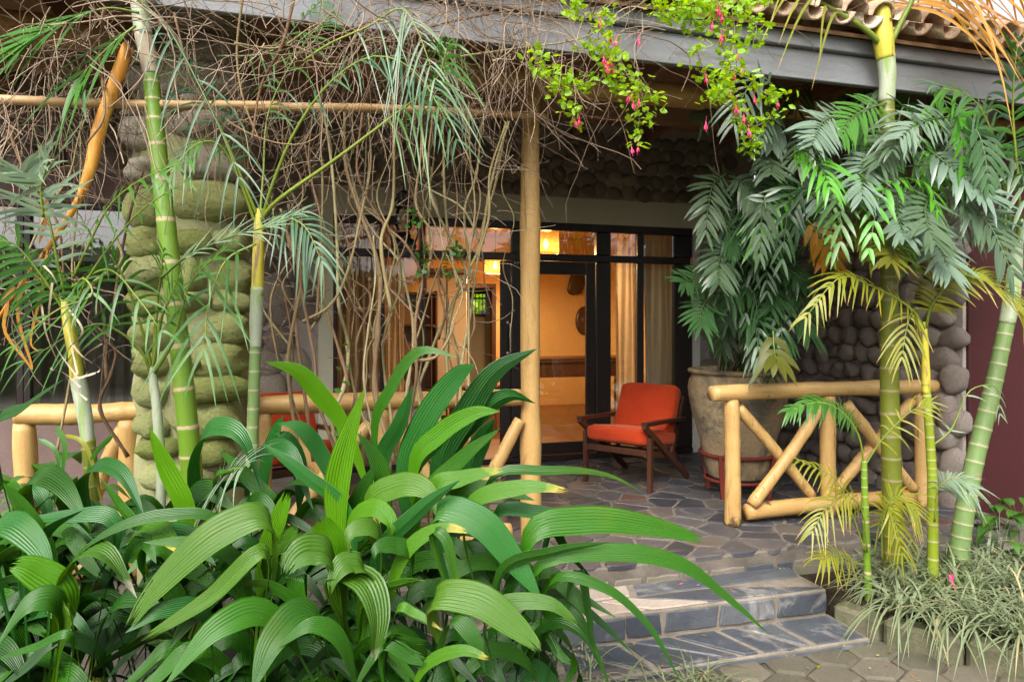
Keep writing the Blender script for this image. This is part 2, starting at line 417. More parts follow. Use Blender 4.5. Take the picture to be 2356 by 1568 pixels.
CLAY = mat_rough('weathered_clay', [(0.0, (0.22, 0.155, 0.085)), (0.5, (0.34, 0.25, 0.145)), (1.0, (0.46, 0.36, 0.22))], 5, 0.85, 0.5, 40, 0.0, 0.25, 0.012, None, ((0.11, 0.10, 0.075, 1), 3.2, 0.47, 0.64))
add_spots(CLAY, (0.045, 0.042, 0.034, 1), 5.0, 0.60, 0.68, None, (1, 1, .45)); add_spots(CLAY, (0.42, 0.30, 0.14, 1), 2.6, 0.62, 0.72)
IRON = mat_rough('red_painted_iron', [(0.0, (0.13, 0.02, 0.016)), (1.0, (0.22, 0.04, 0.03))], 8, 0.5, 0.2, 60, 0.2)
BLACKMETAL = mat_rough('black_metal', [(0.0, (0.012, 0.012, 0.012)), (1.0, (0.03, 0.03, 0.03))], 6, 0.4, 0.15, 60, 0.2, 0.5)
def mat_cloth(name, stops, tr=0.5):
    m = mat_rough(name, stops, 3, 0.9, 0.2, 90, 0.2, 0.1, 0.003, (30, 30, 1.5))
    nt = m.node_tree; p = nt.nodes['Principled BSDF']
    t = nt.nodes.new('ShaderNodeBsdfTranslucent'); mx = nt.nodes.new('ShaderNodeMixShader'); mx.inputs[0].default_value = tr
    nt.links.new(p.inputs['Base Color'].links[0].from_socket, t.inputs[0])
    nt.links.new(p.outputs[0], mx.inputs[1]); nt.links.new(t.outputs[0], mx.inputs[2]); nt.links.new(mx.outputs[0], nt.nodes['Material Output'].inputs['Surface'])
    return m
CURT_G = mat_cloth('sage_curtain', [(0.0, (0.50, 0.47, 0.36)), (1.0, (0.64, 0.61, 0.49))], 0.10)
CURT_P = mat_cloth('peach_curtain', [(0.0, (0.66, 0.50, 0.34)), (1.0, (0.80, 0.65, 0.47))])
CURT_D = mat_cloth('taupe_curtain', [(0.0, (0.28, 0.24, 0.20)), (1.0, (0.40, 0.35, 0.29))])
VINE = mat_rough('vine_bark', [(0.0, (0.10, 0.055, 0.032)), (0.4, (0.21, 0.135, 0.075)), (0.75, (0.26, 0.22, 0.10)), (1.0, (0.36, 0.31, 0.19))], 8, 0.85, 0.6, 60, 0.55, 0.2, 0.008, (6, 6, 1.5))
TWIG = mat_rough_island('dry_twig', [(0.0, (0.10, 0.065, 0.045)), (0.5, (0.22, 0.155, 0.11)), (0.85, (0.36, 0.27, 0.19)), (1.0, (0.46, 0.38, 0.28))], 2.2, 0.85, 0.3, 40, 0.0, 0.2, 0.004)

def mat_velvet(name, c1, c2):
    m = mat_rough(name, [(0.0, c1), (1.0, c2)], 6, 0.9, 0.35, 220, 0.0, 0.15, 0.003)
    p = m.node_tree.nodes['Principled BSDF']
    p.inputs['Sheen Weight'].default_value = 0.25
    p.inputs['Sheen Tint'].default_value = (1, 0.5, 0.3, 1)
    return m
VELVET = mat_velvet('orange_velvet', (0.36, 0.030, 0.008), (0.48, 0.052, 0.013))
def mat_plain(name, c, rough=0.5, metal=0.0):
    m = mat_rough(name, [(0.0, col_scale(c, 0.9)), (1.0, col_scale(c, 1.1))], 9, rough, 0.08, 80, 0.2)
    m.node_tree.nodes['Principled BSDF'].inputs['Metallic'].default_value = metal
    return m
STEEL = mat_plain('brushed_steel', (0.5, 0.48, 0.44, 1), 0.3, 1.0)
PLATE = mat_plain('black_sign', (0.015, 0.02, 0.018, 1), 0.4)
LETTER = mat_plain('grey_lettering', (0.42, 0.44, 0.4, 1), 0.5)
def mat_glass():
    m, nt, p = nodes('window_glass')
    t = nt.nodes.new('ShaderNodeBsdfTransparent'); t.inputs[0].default_value = (0.93, 0.95, 0.93, 1)
    g = nt.nodes.new('ShaderNodeBsdfGlossy'); g.inputs['Roughness'].default_value = 0.015
    f = nt.nodes.new('ShaderNodeFresnel'); f.inputs[0].default_value = 1.52
    mx = nt.nodes.new('ShaderNodeMixShader')
    nt.links.new(math_n(nt, 'ADD', math_n(nt, 'MULTIPLY', f.outputs[0], 1.15), 0.05), mx.inputs[0])
    nt.links.new(t.outputs[0], mx.inputs[1]); nt.links.new(g.outputs[0], mx.inputs[2])
    nt.links.new(mx.outputs[0], nt.nodes['Material Output'].inputs['Surface'])
    return m
GLASS = mat_glass()
def mat_emit(name, c, s):
    m, nt, p = nodes(name)
    p.inputs['Base Color'].default_value = c
    p.inputs['Emission Color'].default_value = c; p.inputs['Emission Strength'].default_value = s
    return m
BULB = mat_emit('lit_bulb', (1.0, 0.72, 0.35, 1), 14.0)
def mat_shade():
    m, nt, p = nodes('woven_shade')
    tc = nt.nodes.new('ShaderNodeTexCoord')
    mp = nt.nodes.new('ShaderNodeMapping'); mp.inputs['Scale'].default_value = (60, 60, 5)
    nt.links.new(tc.outputs['Object'], mp.inputs['Vector'])
    n = noise_node(nt, 1.0, 4, 0.6, mp.outputs[0])
    c = mixc(nt, n.outputs[0], (0.022, 0.007, 0.0015, 1), (0.13, 0.052, 0.012, 1))
    d = nt.nodes.new('ShaderNodeBsdfDiffuse'); t = nt.nodes.new('ShaderNodeBsdfTranslucent')
    nt.links.new(c, d.inputs[0]); nt.links.new(c, t.inputs[0])
    mx = nt.nodes.new('ShaderNodeMixShader'); mx.inputs[0].default_value = 0.6
    nt.links.new(d.outputs[0], mx.inputs[1]); nt.links.new(t.outputs[0], mx.inputs[2])
    tr = nt.nodes.new('ShaderNodeBsdfTransparent'); tr.inputs[0].default_value = (1, 0.75, 0.4, 1)
    m2 = nt.nodes.new('ShaderNodeMixShader'); m2.inputs[0].default_value = 0.16
    nt.links.new(mx.outputs[0], m2.inputs[1]); nt.links.new(tr.outputs[0], m2.inputs[2])
    nt.links.new(m2.outputs[0], nt.nodes['Material Output'].inputs['Surface'])
    return m
SHADE = mat_shade()

# foliage
BROWN_TIP = (0.22, 0.16, 0.08, 1)
LEAF_MID = mat_leaf('palm_grass_leaf', (0.0063, 0.0386, 0.0014, 1), (0.0262, 0.1114, 0.0032, 1), 0.2, 0.34, 0.25, 9, None, 0.34, spots=((0.3, 0.28, 0.05, 1), 3.0, 0.72))
LEAF_BLUE = mat_leaf('palm_grass_glossy_leaf', (0.0053, 0.0433, 0.0062, 1), (0.0187, 0.1044, 0.0139, 1), 0.14, 0.30, 0.25, 9, None, 0.34)
LEAF_YOUNG = mat_leaf('palm_grass_young_leaf', (0.0349, 0.1596, 0.0016, 1), (0.0867, 0.2379, 0.0027, 1), 0.45, 0.40, 0.2, 9, None, 0.34)
LEAF_PALE = mat_leaf('palm_grass_pale_leaf', (0.0183, 0.0679, 0.0030, 1), (0.0526, 0.1293, 0.0071, 1), 0.2, 0.36, 0.35, 9, ((0.36, 0.33, 0.24, 1), 0.93), 0.34)
LEAF_TIP = mat_leaf('palm_grass_browning_leaf', (0.0211, 0.0998, 0.0035, 1), (0.0625, 0.1727, 0.0054, 1), 0.35, 0.38, 0.3, 9, ((0.42, 0.34, 0.05, 1), 0.86), 0.34)
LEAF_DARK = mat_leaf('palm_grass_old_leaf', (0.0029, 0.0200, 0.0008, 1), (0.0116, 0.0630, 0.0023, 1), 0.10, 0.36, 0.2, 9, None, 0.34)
FRONDG = mat_leaf('palm_leaflet_green', (0.0158, 0.0743, 0.0079, 1), (0.0562, 0.1800, 0.0189, 1), 0.3, 0.4)
FRONDB = mat_leaf('palm_leaflet_bluegreen', (0.0251, 0.0712, 0.0347, 1), (0.0715, 0.1487, 0.0711, 1), 0.2, 0.33, spec=0.4)
FRONDP = mat_leaf('palm_leaflet_pale', (0.1008, 0.1680, 0.1170, 1), (0.1980, 0.2700, 0.1632, 1), 0.25, 0.42, tip=((0.36, 0.27, 0.14, 1), 0.9))
FRONDY = mat_leaf('palm_leaflet_yellow', (0.1364, 0.1860, 0.0124, 1), (0.2790, 0.2604, 0.0155, 1), 0.4, 0.42, tip=((0.42, 0.27, 0.06, 1), 0.86))
FRONDO = mat_leaf('palm_leaflet_orange', (0.3360, 0.1200, 0.0080, 1), (0.4400, 0.2240, 0.0160, 1), 0.35, 0.45)
POTLEAF = mat_leaf('bamboo_palm_leaflet', (0.0144, 0.0437, 0.0149, 1), (0.0439, 0.1062, 0.0325, 1), 0.2, 0.30, spec=0.35)
POTLEAF_L = mat_leaf('bamboo_palm_pale_leaflet', (0.0301, 0.0602, 0.0330, 1), (0.1011, 0.1524, 0.0792, 1), 0.2, 0.28, spec=0.42)
POTLEAF_S = mat_leaf('bamboo_palm_silvery_leaflet', (0.0638, 0.1125, 0.0756, 1), (0.1615, 0.2295, 0.1640, 1), 0.15, 0.26, spec=0.55)
POTLEAF_O = mat_leaf('bamboo_palm_olive_leaflet', (0.0800, 0.0960, 0.0080, 1), (0.1600, 0.1520, 0.0120, 1), 0.4, 0.45)
CROWNG = mat_leaf('crown_leaflet_bright', (0.0350, 0.1794, 0.0067, 1), (0.0900, 0.3312, 0.0140, 1), 0.4, 0.34)
RACHIS = mat_leaf('leaf_stalk', (0.0910, 0.1540, 0.0140, 1), (0.1820, 0.2240, 0.0245, 1), 0.1, 0.4)
RACHIS_D = mat_leaf('leaf_stalk_dark', (0.035, 0.075, 0.02, 1), (0.07, 0.12, 0.03, 1), 0.1, 0.4)
TRUNK_G = mat_trunk('green_ringed_trunk', (0.085, 0.17, 0.009, 1), (0.14, 0.24, 0.022, 1), (0.42, 0.33, 0.19, 1))
TRUNK_O = mat_trunk('olive_ringed_trunk', (0.085, 0.10, 0.008, 1), (0.125, 0.14, 0.013, 1), (0.22, 0.19, 0.085, 1))
TRUNK_P = mat_trunk('pale_ringed_trunk', (0.10, 0.165, 0.05, 1), (0.16, 0.23, 0.08, 1), (0.34, 0.31, 0.2, 1))
TRUNK_Y = mat_trunk('yellow_ringed_trunk', (0.13, 0.19, 0.01, 1), (0.22, 0.25, 0.013, 1), (0.38, 0.33, 0.19, 1))
SHAFT_W = mat_rough('waxy_crownshaft', [(0.0, (0.19, 0.23, 0.13)), (1.0, (0.38, 0.40, 0.32))], 3, 0.6, 0.2, 40, 0.0, 0.3, 0.005, (8, 8, 1.2), ((0.16, 0.24, 0.05, 1), 1.6, 0.5, 0.66))
SHAFT_Y = mat_rough('yellow_crownshaft', [(0.0, (0.24, 0.24, 0.02)), (0.6, (0.42, 0.36, 0.04)), (1.0, (0.45, 0.25, 0.05))], 3, 0.5, 0.2, 40, 0.0, 0.3, 0.005, (8, 8, 1.2), ((0.15, 0.09, 0.05, 1), 2.2, 0.55, 0.66))
SHEATH = mat_rough('dry_orange_sheath', [(0.0, (0.34, 0.10, 0.012)), (0.5, (0.56, 0.24, 0.03)), (1.0, (0.66, 0.42, 0.12))], 2.5, 0.5, 0.3, 30, 0.0, 0.35, 0.006, (9, 9, 1.0), ((0.06, 0.022, 0.010, 1), 1.5, 0.50, 0.58))
GRASSB = mat_leaf('variegated_blade', (0.0567, 0.0957, 0.0331, 1), (0.1747, 0.2095, 0.1176, 1), 0.25, 0.45, 0.6, 1.0)
GRASSD = mat_leaf('dry_blade', (0.3, 0.24, 0.11, 1), (0.42, 0.35, 0.18, 1), 0.25, 0.6)
FUCHSIAL = mat_leaf('fuchsia_leaf', (0.1632, 0.3536, 0.0064, 1), (0.3648, 0.5200, 0.0120, 1), 0.5, 0.42)
PINK = mat_leaf('fuchsia_petal', (0.72, 0.03, 0.14, 1), (0.88, 0.09, 0.25, 1), 0.3, 0.5)
BROADLEAF = mat_leaf('shrub_leaf', (0.0180, 0.0650, 0.0120, 1), (0.0720, 0.1710, 0.0240, 1), 0.3, 0.35)

# ------------------------------------------------------------------ setting: ground, path, porch, steps
PATH_Z = -0.29
def clip_poly(P, n, c):
    out = []
    for i in range(len(P)):
        a, b = P[i], P[(i + 1) % len(P)]
        da, db = n[0] * a[0] + n[1] * a[1] - c, n[0] * b[0] + n[1] * b[1] - c
        if da <= 0: out.append(a)
        if (da < 0 < db) or (db < 0 < da):
            t = da / (da - db); out.append((a[0] + (b[0] - a[0]) * t, a[1] + (b[1] - a[1]) * t))
    return out
def voronoi(seeds, rect, gap, sx=1.0):
    x0, x1, y0, y1 = rect; cells = []
    for i, s in enumerate(seeds):
        P = [(x0, y0), (x1, y0), (x1, y1), (x0, y1)]
        for j, q in sorted(enumerate(seeds), key=lambda e: (e[1][0] - s[0]) ** 2 + (e[1][1] - s[1]) ** 2)[1:26]:
            dx, dy = q[0] - s[0], q[1] - s[1]
            L = math.hypot(dx, dy)
            if L < 1e-6: continue
            n = (dx / L, dy / L)
            P = clip_poly(P, n, n[0] * (s[0] + q[0]) / 2 + n[1] * (s[1] + q[1]) / 2 - gap / 2)
            if len(P) < 3: break
        if len(P) >= 3: cells.append(P)
    return cells
def slab(P, z0, z1, name, parent, mat, bev=0.006, axis='z', jitter=0.0, off=0.0):
    """a flat stone: outline P, chamfered top"""
    c = np.mean(A(P), axis=0); n = len(P)
    Q = A(P); inn = c + (Q - c) * (1 - bev / np.maximum(np.linalg.norm(Q - c, axis=1, keepdims=True), 0.03))
    tilt = (R.uniform(-1, 1) * jitter, R.uniform(-1, 1) * jitter)
    def z(q, h): return h + (q[0] - c[0]) * tilt[0] + (q[1] - c[1]) * tilt[1]
    L = [(q[0], q[1], z0) for q in Q] + [(q[0], q[1], z(q, z1 - bev * 0.7)) for q in Q] + [(q[0], q[1], z(q, z1)) for q in inn]
    V = A(L)
    if axis == 'y':      # outline is x, z; thickness runs towards the viewer along -Y
        V = np.stack([V[:, 0], off - V[:, 2], V[:, 1]], 1)
    Fc = [tuple(2 * n + i for i in range(n))] + [(i, (i + 1) % n, n + (i + 1) % n, n + i) for i in range(n)] + [(n + i, n + (i + 1) % n, 2 * n + (i + 1) % n, 2 * n + i) for i in range(n)]
    if axis == 'y': Fc = [f[::-1] for f in Fc]
    return part(name, V, Fc, mat, parent, smooth=False)
def rough_poly(P, amp):
    """uneven outline: extra points along each side"""
    out = []
    for i in range(len(P)):
        a, b = A(P[i]), A(P[(i + 1) % len(P)])
        L = np.linalg.norm(b - a)
        out.append(tuple(a))
        if L > 0.07:
            n = A((a[1] - b[1], b[0] - a[0])) / L
            for t in ((0.35, 0.68) if L > 0.18 else (0.5,)):
                out.append(tuple(a + (b - a) * t + n * R.uniform(-amp, amp * 0.2)))
    return out

g = part('ground', [(-40, -40, -0.31), (40, -40, -0.31), (40, 40, -0.31), (-40, 40, -0.31)], [(0, 1, 2, 3)], SOIL)
tag(g, 'dark bare soil under the plants', 'ground', kind='structure')

# path of hexagonal pavers
KA, KB = A((2.76, 2.88)), A((3.28, 2.12))           # kerb line of the right bed
path = thing('path', 'hexagonal concrete paver path in front of the slate steps', 'path', (1.9, 2.2, PATH_Z))
path['kind'] = 'structure'
V, Fc = box(0.5, 3.6, 0.9, 2.86, PATH_Z - 0.05, PATH_Z)
JOINT = mat_rough('paver_joint', [(0.2, (0.06, 0.05, 0.035)), (0.8, (0.15, 0.125, 0.09))], 12, 0.95, 0.6, 90, 0.0, 0.1)
part('joint_bed', V, Fc, JOINT, path, smooth=False)
cy = part('courtyard_paving', *box(-7, 9, -9.5, 0.895, -0.36, PATH_Z + .004), mat_rough('pale_paving', [(0.0, (0.23, 0.21, 0.175)), (1.0, (0.33, 0.30, 0.25))], 3, 0.85, 0.3, 60, 0.0), smooth=False)  # out of view, added so sunlight bounces off it up into the porch
tag(cy, 'unseen pale paving added behind the camera to bounce light into the porch', 'paving', kind='structure')
hw, hh = 0.118, 0.098
row = 0
yy = 2.78
while yy > 1.75:
    xx = 0.95 + (hw if row % 2 else 0)
    while xx < 3.2:
        tside = (KB[0] - KA[0]) * (yy - KA[1]) - (KB[1] - KA[1]) * (xx - KA[0])
        if tside < -0.06 or yy > 2.6 and xx < 2.62:
            P = [(xx + hw * 0.93 * math.cos(math.radians(a)) * 1.12 + R.uniform(-.006, .006), yy + hh * 1.08 * math.sin(math.radians(a)) + R.uniform(-.006, .006)) for a in (30, 90, 150, 210, 270, 330)]
            P = [(p[0], min(p[1], 2.845)) for p in P]
            slab(rough_poly(P, 0.004), PATH_Z - 0.03, PATH_Z + 0.018 + R.uniform(-.004, .004), 'paver', path, PAVER, 0.016, jitter=0.03)
        xx += hw * 2.06
    yy -= hh * 1.62; row += 1

# steps
def riser(x0, x1, z0, z1, Y, parent, mat_pick, wmin=0.16, wmax=0.34):
    x = x0
    while x < x1 - 0.05:
        w = min(R.uniform(wmin, wmax), x1 - x)
        if x1 - x - w < 0.1: w = x1 - x
        P = [(x + 0.009, z0 + 0.008), (x + w - 0.009, z0 + 0.008), (x + w - 0.009 + R.uniform(-.02, .02) * (x + w < x1 - .02), z1 - 0.01), (x + 0.009 + R.uniform(-.01, .02), z1 - 0.01)]
        slab(rough_poly(P, 0.008), -0.01, 0.010 + R.uniform(-.003, .003), 'riser_stone', parent, mat_pick(), 0.006, 'y', 0.02, Y)
        x += w
PALE_STONE = mat_rough('pale_riser_stone', [(0.0, (0.10, 0.085, 0.07)), (1.0, (0.22, 0.19, 0.155))], 5, 0.85, 0.5, 50, 0.4, dirt=((0.10, 0.11, 0.05, 1), 4, 0.5, 0.75))
SX0, SX1 = 0.6, 2.69
steps = thing('slate_steps', 'two blue slate steps with pale mortar joints leading up to the porch', 'steps', (1.65, 3.1, PATH_Z))
V, Fc = box(SX0, SX1, 2.835, 3.14, PATH_Z - 0.02, -0.246, 0.008); part('lower_tread_bed', V, Fc, MORTAR, steps, smooth=False)
V, Fc = box(SX0, SX1 - 0.004, 3.14, 3.496, PATH_Z - 0.02, -0.112, 0.008); part('upper_tread_bed', V, Fc, MORTAR, steps, smooth=False)
# lower tread: large blue slabs with diagonal joints (x left, x right at the front and at the back edge)
def tread(cuts, y0, y1, z, mats, thick=0.02):
    for k in range(len(cuts) - 1):
        (fa, ba), (fb, bb) = cuts[k], cuts[k + 1]
        P = [(fa + .022, y0 + .006), (fb - .022, y0 + .006), (bb - .022, y1 - .02), (ba + .022, y1 - .02)]
        P = [p for i, p in enumerate(P) if not (i in (1,) and fb - fa < .06) and not (i == 2 and bb - ba < .06)]
        slab(rough_poly(P, 0.008), z - thick, z + R.uniform(-.003, .003), 'tread_slab', steps, mats[k % len(mats)], 0.007, jitter=0.008)
tread([(0.60, 0.60), (0.95, 0.82), (1.05, 1.10), (1.42, 1.16), (1.50, 1.44), (1.85, 1.50), (1.95, 1.72), (2.06, 1.98), (2.30, 2.10), (2.36, 2.32), (2.685, 2.685)], 2.84, 3.13, -0.238, [SLATE_STEP])
tread([(0.60, 0.60), (0.98, 0.85), (1.20, 1.05), (1.62, 1.40), (1.98, 1.60), (2.68, 2.14)], 3.15, 3.33, -0.104, [SLATE_STEP, SLATE_STEP, SANDSLAB, SANDSLAB, SLATE_STEP])
tread([(0.60, 0.60), (1.10, 1.10), (1.34, 1.28), (1.62, 1.66), (2.10, 2.68), (2.68, 2.68)], 3.33, 3.49, -0.104, [SANDSLAB, SLATE_STEP, SANDSLAB, SLATE_STEP, SLATE_STEP])
riser(SX0, SX1 - 0.005, -0.236, -0.118, 3.14, steps, lambda: SLATE_STEP, 0.2, 0.42)
riser(SX0, SX1, PATH_Z + 0.002, -0.252, 2.835, steps, lambda: SLATE_STEP, 0.4, 0.8)

porch = thing('porch_floor', 'dark slate crazy paving porch floor with mortar joints', 'porch floor', (1.6, 4.9, 0))
porch['kind'] = 'structure'
V, Fc = box(-3.4, 4.6, 3.5, 6.36, -0.5, -0.007, 0.01); part('mortar_bed', V, Fc, PMORTAR, porch, smooth=False)
rect = (0.55, 4.46, 3.5, 6.33)
seeds, tries = [], 0
while tries < 6000:
    s = (R.uniform(rect[0], rect[1]), R.uniform(rect[2], rect[3])); tries += 1
    if all(((s[0] - q[0]) * 0.6) ** 2 + (s[1] - q[1]) ** 2 > R.uniform(0.05, 0.24) ** 2 for q in seeds): seeds.append(s)
    if len(seeds) > 285: break
seeds += [(x, 3.49 - 0.09) for x in np.arange(0.5, 4.6, 0.25)]
REDSLATE = mat_rough('rust_red_slate', [(0.0, (0.075, 0.038, 0.032)), (1.0, (0.13, 0.07, 0.055))], 5, 0.5, 0.4, 40, 0.4)
for P in voronoi(seeds, rect, 0.026):
    a = A(P)
    if len(P) >= 3 and np.ptp(a[:, 0]) > 0.05 and np.ptp(a[:, 1]) > 0.04:
        u = R.random()
        slab(rough_poly(P, 0.011), -0.03, R.uniform(-.004, .0015), 'flagstone', porch, REDSLATE if u < 0.05 else SLATE, 0.007, jitter=0.012)
riser(0.6, 4.5, -0.30, -0.075, 3.5, porch, lambda: R.choice([PALE_STONE, PALE_STONE, SLATE_STEP]), 0.12, 0.24)

# raised bed to the right of the steps
bedP = [(2.70, 3.49), (2.76, 2.92), (3.30, 2.15), (3.75, 1.75), (6.5, 1.6), (6.5, 3.84), (4.55, 3.84), (4.55, 3.49)]
n = len(bedP)
V = A([(p[0], p[1], -0.17) for p in bedP] + [(p[0], p[1], -0.4) for p in bedP])
b = part('planting_bed', V, [tuple(range(n))] + [(i, n + i, n + (i + 1) % n, (i + 1) % n) for i in range(n)], SOIL, smooth=False)
tag(b, 'dark soil of the raised bed right of the steps', 'planting bed', kind='structure')
kerb = thing('bed_kerb', 'low mossy concrete block kerb edging the right planting bed', 'kerb', (3.0, 2.5, PATH_Z))
kp = [A((2.72, 3.10)), A((2.80, 2.86)), A((3.0, 2.57)), A((3.2, 2.28)), A((3.4, 2.0)), A((3.75, 1.72))]
for a, c in zip(kp[:-1], kp[1:]):
    d = c - a; L = np.linalg.norm(d); ang = math.atan2(d[1], d[0])
    V, Fc = box(-L / 2 + .006, L / 2 - .006, -0.06, 0.06, PATH_Z - 0.02, -0.165 + R.uniform(-.012, .012), 0.018)
    ca, sa = math.cos(ang), math.sin(ang); m = (a + c) / 2
    part('kerb_block', np.stack([m[0] + V[:, 0] * ca - V[:, 1] * sa, m[1] + V[:, 0] * sa + V[:, 1] * ca, V[:, 2]], 1), Fc, KERB, kerb, smooth=False)

# ------------------------------------------------------------------ stones
def stone_mesh(seed, mat, sub=3, flat=1.0, amp=0.26):
    import bmesh
    bm = bmesh.new(); bmesh.ops.create_icosphere(bm, subdivisions=sub, radius=1.0)
    off = Vector((seed * 7.3, seed * 3.1, seed * 1.7))
    for v in bm.verts:
        p = v.co.copy()
        sq = 1.0 / (abs(p.x) ** 2.7 + abs(p.y) ** 2.7 + abs(p.z) ** 2.7) ** (1 / 2.7)
        k = (0.45 + 0.55 * sq) * (1 + amp * mnoise.noise(p * 0.9 + off) + amp * 0.35 * mnoise.noise(p * 2.3 + off) + amp * 0.16 * mnoise.noise(p * 5.5 + off))
        v.co = p * k
    me = bpy.data.meshes.new('stone'); bm.to_mesh(me); bm.free()
    me.materials.append(mat); me.polygons.foreach_set('use_smooth', [True] * len(me.polygons))
    return me
COBS = [stone_mesh(i, COBBLE) for i in range(9)]
COBS_D = [stone_mesh(i + 20, COBBLE_DK, 2, amp=0.2) for i in range(7)]
BOULD = [stone_mesh(i + 40, MOSS, 3, amp=0.34) for i in range(8)]
BOULD_T = [stone_mesh(i + 60, BOULDER, 3, amp=0.34) for i in range(5)]

# side wall of cobbles (faces -X)
sw = thing('cobblestone_wall', 'side wall of rounded grey brown cobbles behind the log railing', 'wall', (4.65, 5.1, 0))
V, Fc = box(4.5, 4.8, 3.88, 6.33, -0.3, 3.3); part('mortar_core', V, Fc, WALLMORTAR, sw, smooth=False)
z = 0.03; row = 0
while z < 2.75:
    hr = 0.15 if z < 1.0 else 0.16
    y = 3.95 + (0.08 if row % 2 else 0)
    while y < 6.25:
        s = R.uniform(0.066, 0.088) * (1.28 - 0.28 * min(1, (y - 3.9) / 1.2))
        el = R.uniform(0.95, 1.3)
        inst('stone', R.choice(COBS), sw, (4.5 - R.uniform(0, .02), y + R.uniform(-.016, .016), z + R.uniform(-.022, .022)), (R.uniform(-.5, .5), 0, 0), (R.uniform(.055, .085), s * el, s / el * 1.08))
        y += s * 2.0 + R.uniform(0.005, 0.02)
    z += hr; row += 1
rw = part('maroon_wall', *box(4.53, 7.5, 3.85, 4.1, -0.35, 2.7, 0.01), REDWALL, smooth=False)
tag(rw, 'plain dark maroon painted wall at the right edge beside the cobbles', 'wall')

# pillar of mossy boulders
PX, PY = -0.66, 4.07
pil = thing('boulder_pillar', 'thick pillar of stacked mossy boulders between the left railings', 'pillar', (PX, PY, -0.3))
prof = [(0.285 + 0.012 * math.sin(i * 1.9), -0.3 + i * 0.12) for i in range(31)]
V, Fc = lathe(prof, 22, PX, PY); part('mortar_core', V, Fc, PILLARMORTAR, pil)
ps = [(1020, 633, 240, 200), (1330, 640, 260, 170), (1560, 600, 230, 170), (1040, 845, 330, 215), (1310, 850, 210, 215), (1600, 855, 240, 205), (1030, 1045, 240, 165), (1330, 1040, 260, 130), (1560, 1040, 270, 150),
      (1080, 1270, 300, 200), (1540, 1225, 340, 190), (1060, 1470, 240, 165), (1330, 1440, 150, 140), (1500, 1435, 350, 210), (1090, 1655, 270, 160), (1480, 1635, 450, 200), (1080, 1855, 230, 180), (1440, 1840, 400, 210), (1110, 2030, 290, 150), (1440, 2050, 340, 170), (1260, 2230, 420, 190)]
pt = [(1020, 560, 260, 170), (1480, 570, 420, 170), (1150, 680, 300, 120), (1010, 930, 300, 210), (1400, 880, 380, 170), (1320, 770, 250, 110), (950, 790, 140, 80), (1010, 1190, 240, 150), (1420, 1160, 400, 190), (1020, 360, 260, 170), (1420, 380, 420, 180), (1250, 170, 470, 190), (1250, -30, 470, 190)]
ps += [(1010, 1420 - 1046, 240, 280), (1420, 1400 - 1046, 450, 260)]
def pillar_stone(px, py, w, h, meshes):
    v = (px * 0.3334, 523 - 174.3 + py * 0.3334)      # to photo pixels
    p = WY(v[0], v[1], PY - 0.2)
    d = float(np.dot(p, FWD))
    dx = float(np.clip(p[0] - PX, -0.28, 0.28))
    y = PY - math.sqrt(max(0.30 ** 2 - dx * dx, 0.0)) * 0.86 + 0.02
    s = 0.3334 / F * d / 2
    inst('boulder', R.choice(meshes), pil, (PX + dx, y, p[2]), (R.uniform(-.1, .1), R.uniform(-.08, .08), math.atan2(dx, 0.45)), (w * s * 1.1, 0.125, h * s * 1.22))
for q in ps: pillar_stone(*q, BOULD)
for q in pt: pillar_stone(q[0], q[1] - 1046, q[2], q[3], BOULD_T)
zz = -0.2
while zz < 3.1:                                         # the sides and the back
    for a in (30, 85, 140):
        t = math.radians(a + R.uniform(-8, 8) + 10)
        if a not in (20, 160) or True:
            inst('boulder', R.choice(BOULD if zz < 2.1 else BOULD_T), pil, (PX + 0.215 * math.cos(t), PY + 0.06 + 0.2 * math.sin(t), zz + R.uniform(-.03, .03)), (0, R.uniform(-.1, .1), t + 1.57), (R.uniform(.12, .17), 0.11, R.uniform(.075, .1)))
    zz += 0.2

# ------------------------------------------------------------------ house
YD = 6.35
house = thing('guest_house', 'stone guest house with black timber glazing under a tiled porch roof', 'house', (1.0, 6.35, 0))
xL, xR = XY(767, YD), XY(1592, YD)
ZT, ZL = 2.33, 2.585
def hbox(name, x0, x1, y0, y1, z0, z1, mat, b=0.0, parent=None):
    V, Fc = box(x0, x1, y0, y1, z0, z1, b)
    return part(name, V, Fc, mat, parent or house, smooth=False)
hw1 = hbox('upper_wall', -3.4, 4.5, YD, YD + .15, ZL + .002, 3.9, WALLMORTAR)
hbox('lintel', xL - .13, 4.495, YD - .012, YD + .15, ZT + .002, ZL, LINTEL)
hbox('left_jamb', xL - .13, xL - .004, YD - .010, YD + .15, 0, ZT, LINTEL)
hbox('right_jamb', xR + .004, xR + .09, YD - .010, YD + .15, 0, ZT, WHITE_TRIM)
hw2 = hbox('middle_wall', -1.32, xL - .132, YD, YD + .15, 0, ZL, WALLMORTAR)
hw3 = hbox('corner_wall', xR + .092, 4.495, YD + .004, YD + .15, 0, ZT, WALLMORTAR)
hbox('sill_wall', -3.4, -1.322, YD, YD + .15, 0, 0.60, BROWNWALL)
hbox('far_left_wall', -3.4, -3.12, YD + .001, YD + .15, 0.602, ZL, BROWNWALL)
hbox('window_head', -3.118, -1.322, YD + .001, YD + .15, ZT + .002, ZL, BROWNWALL)
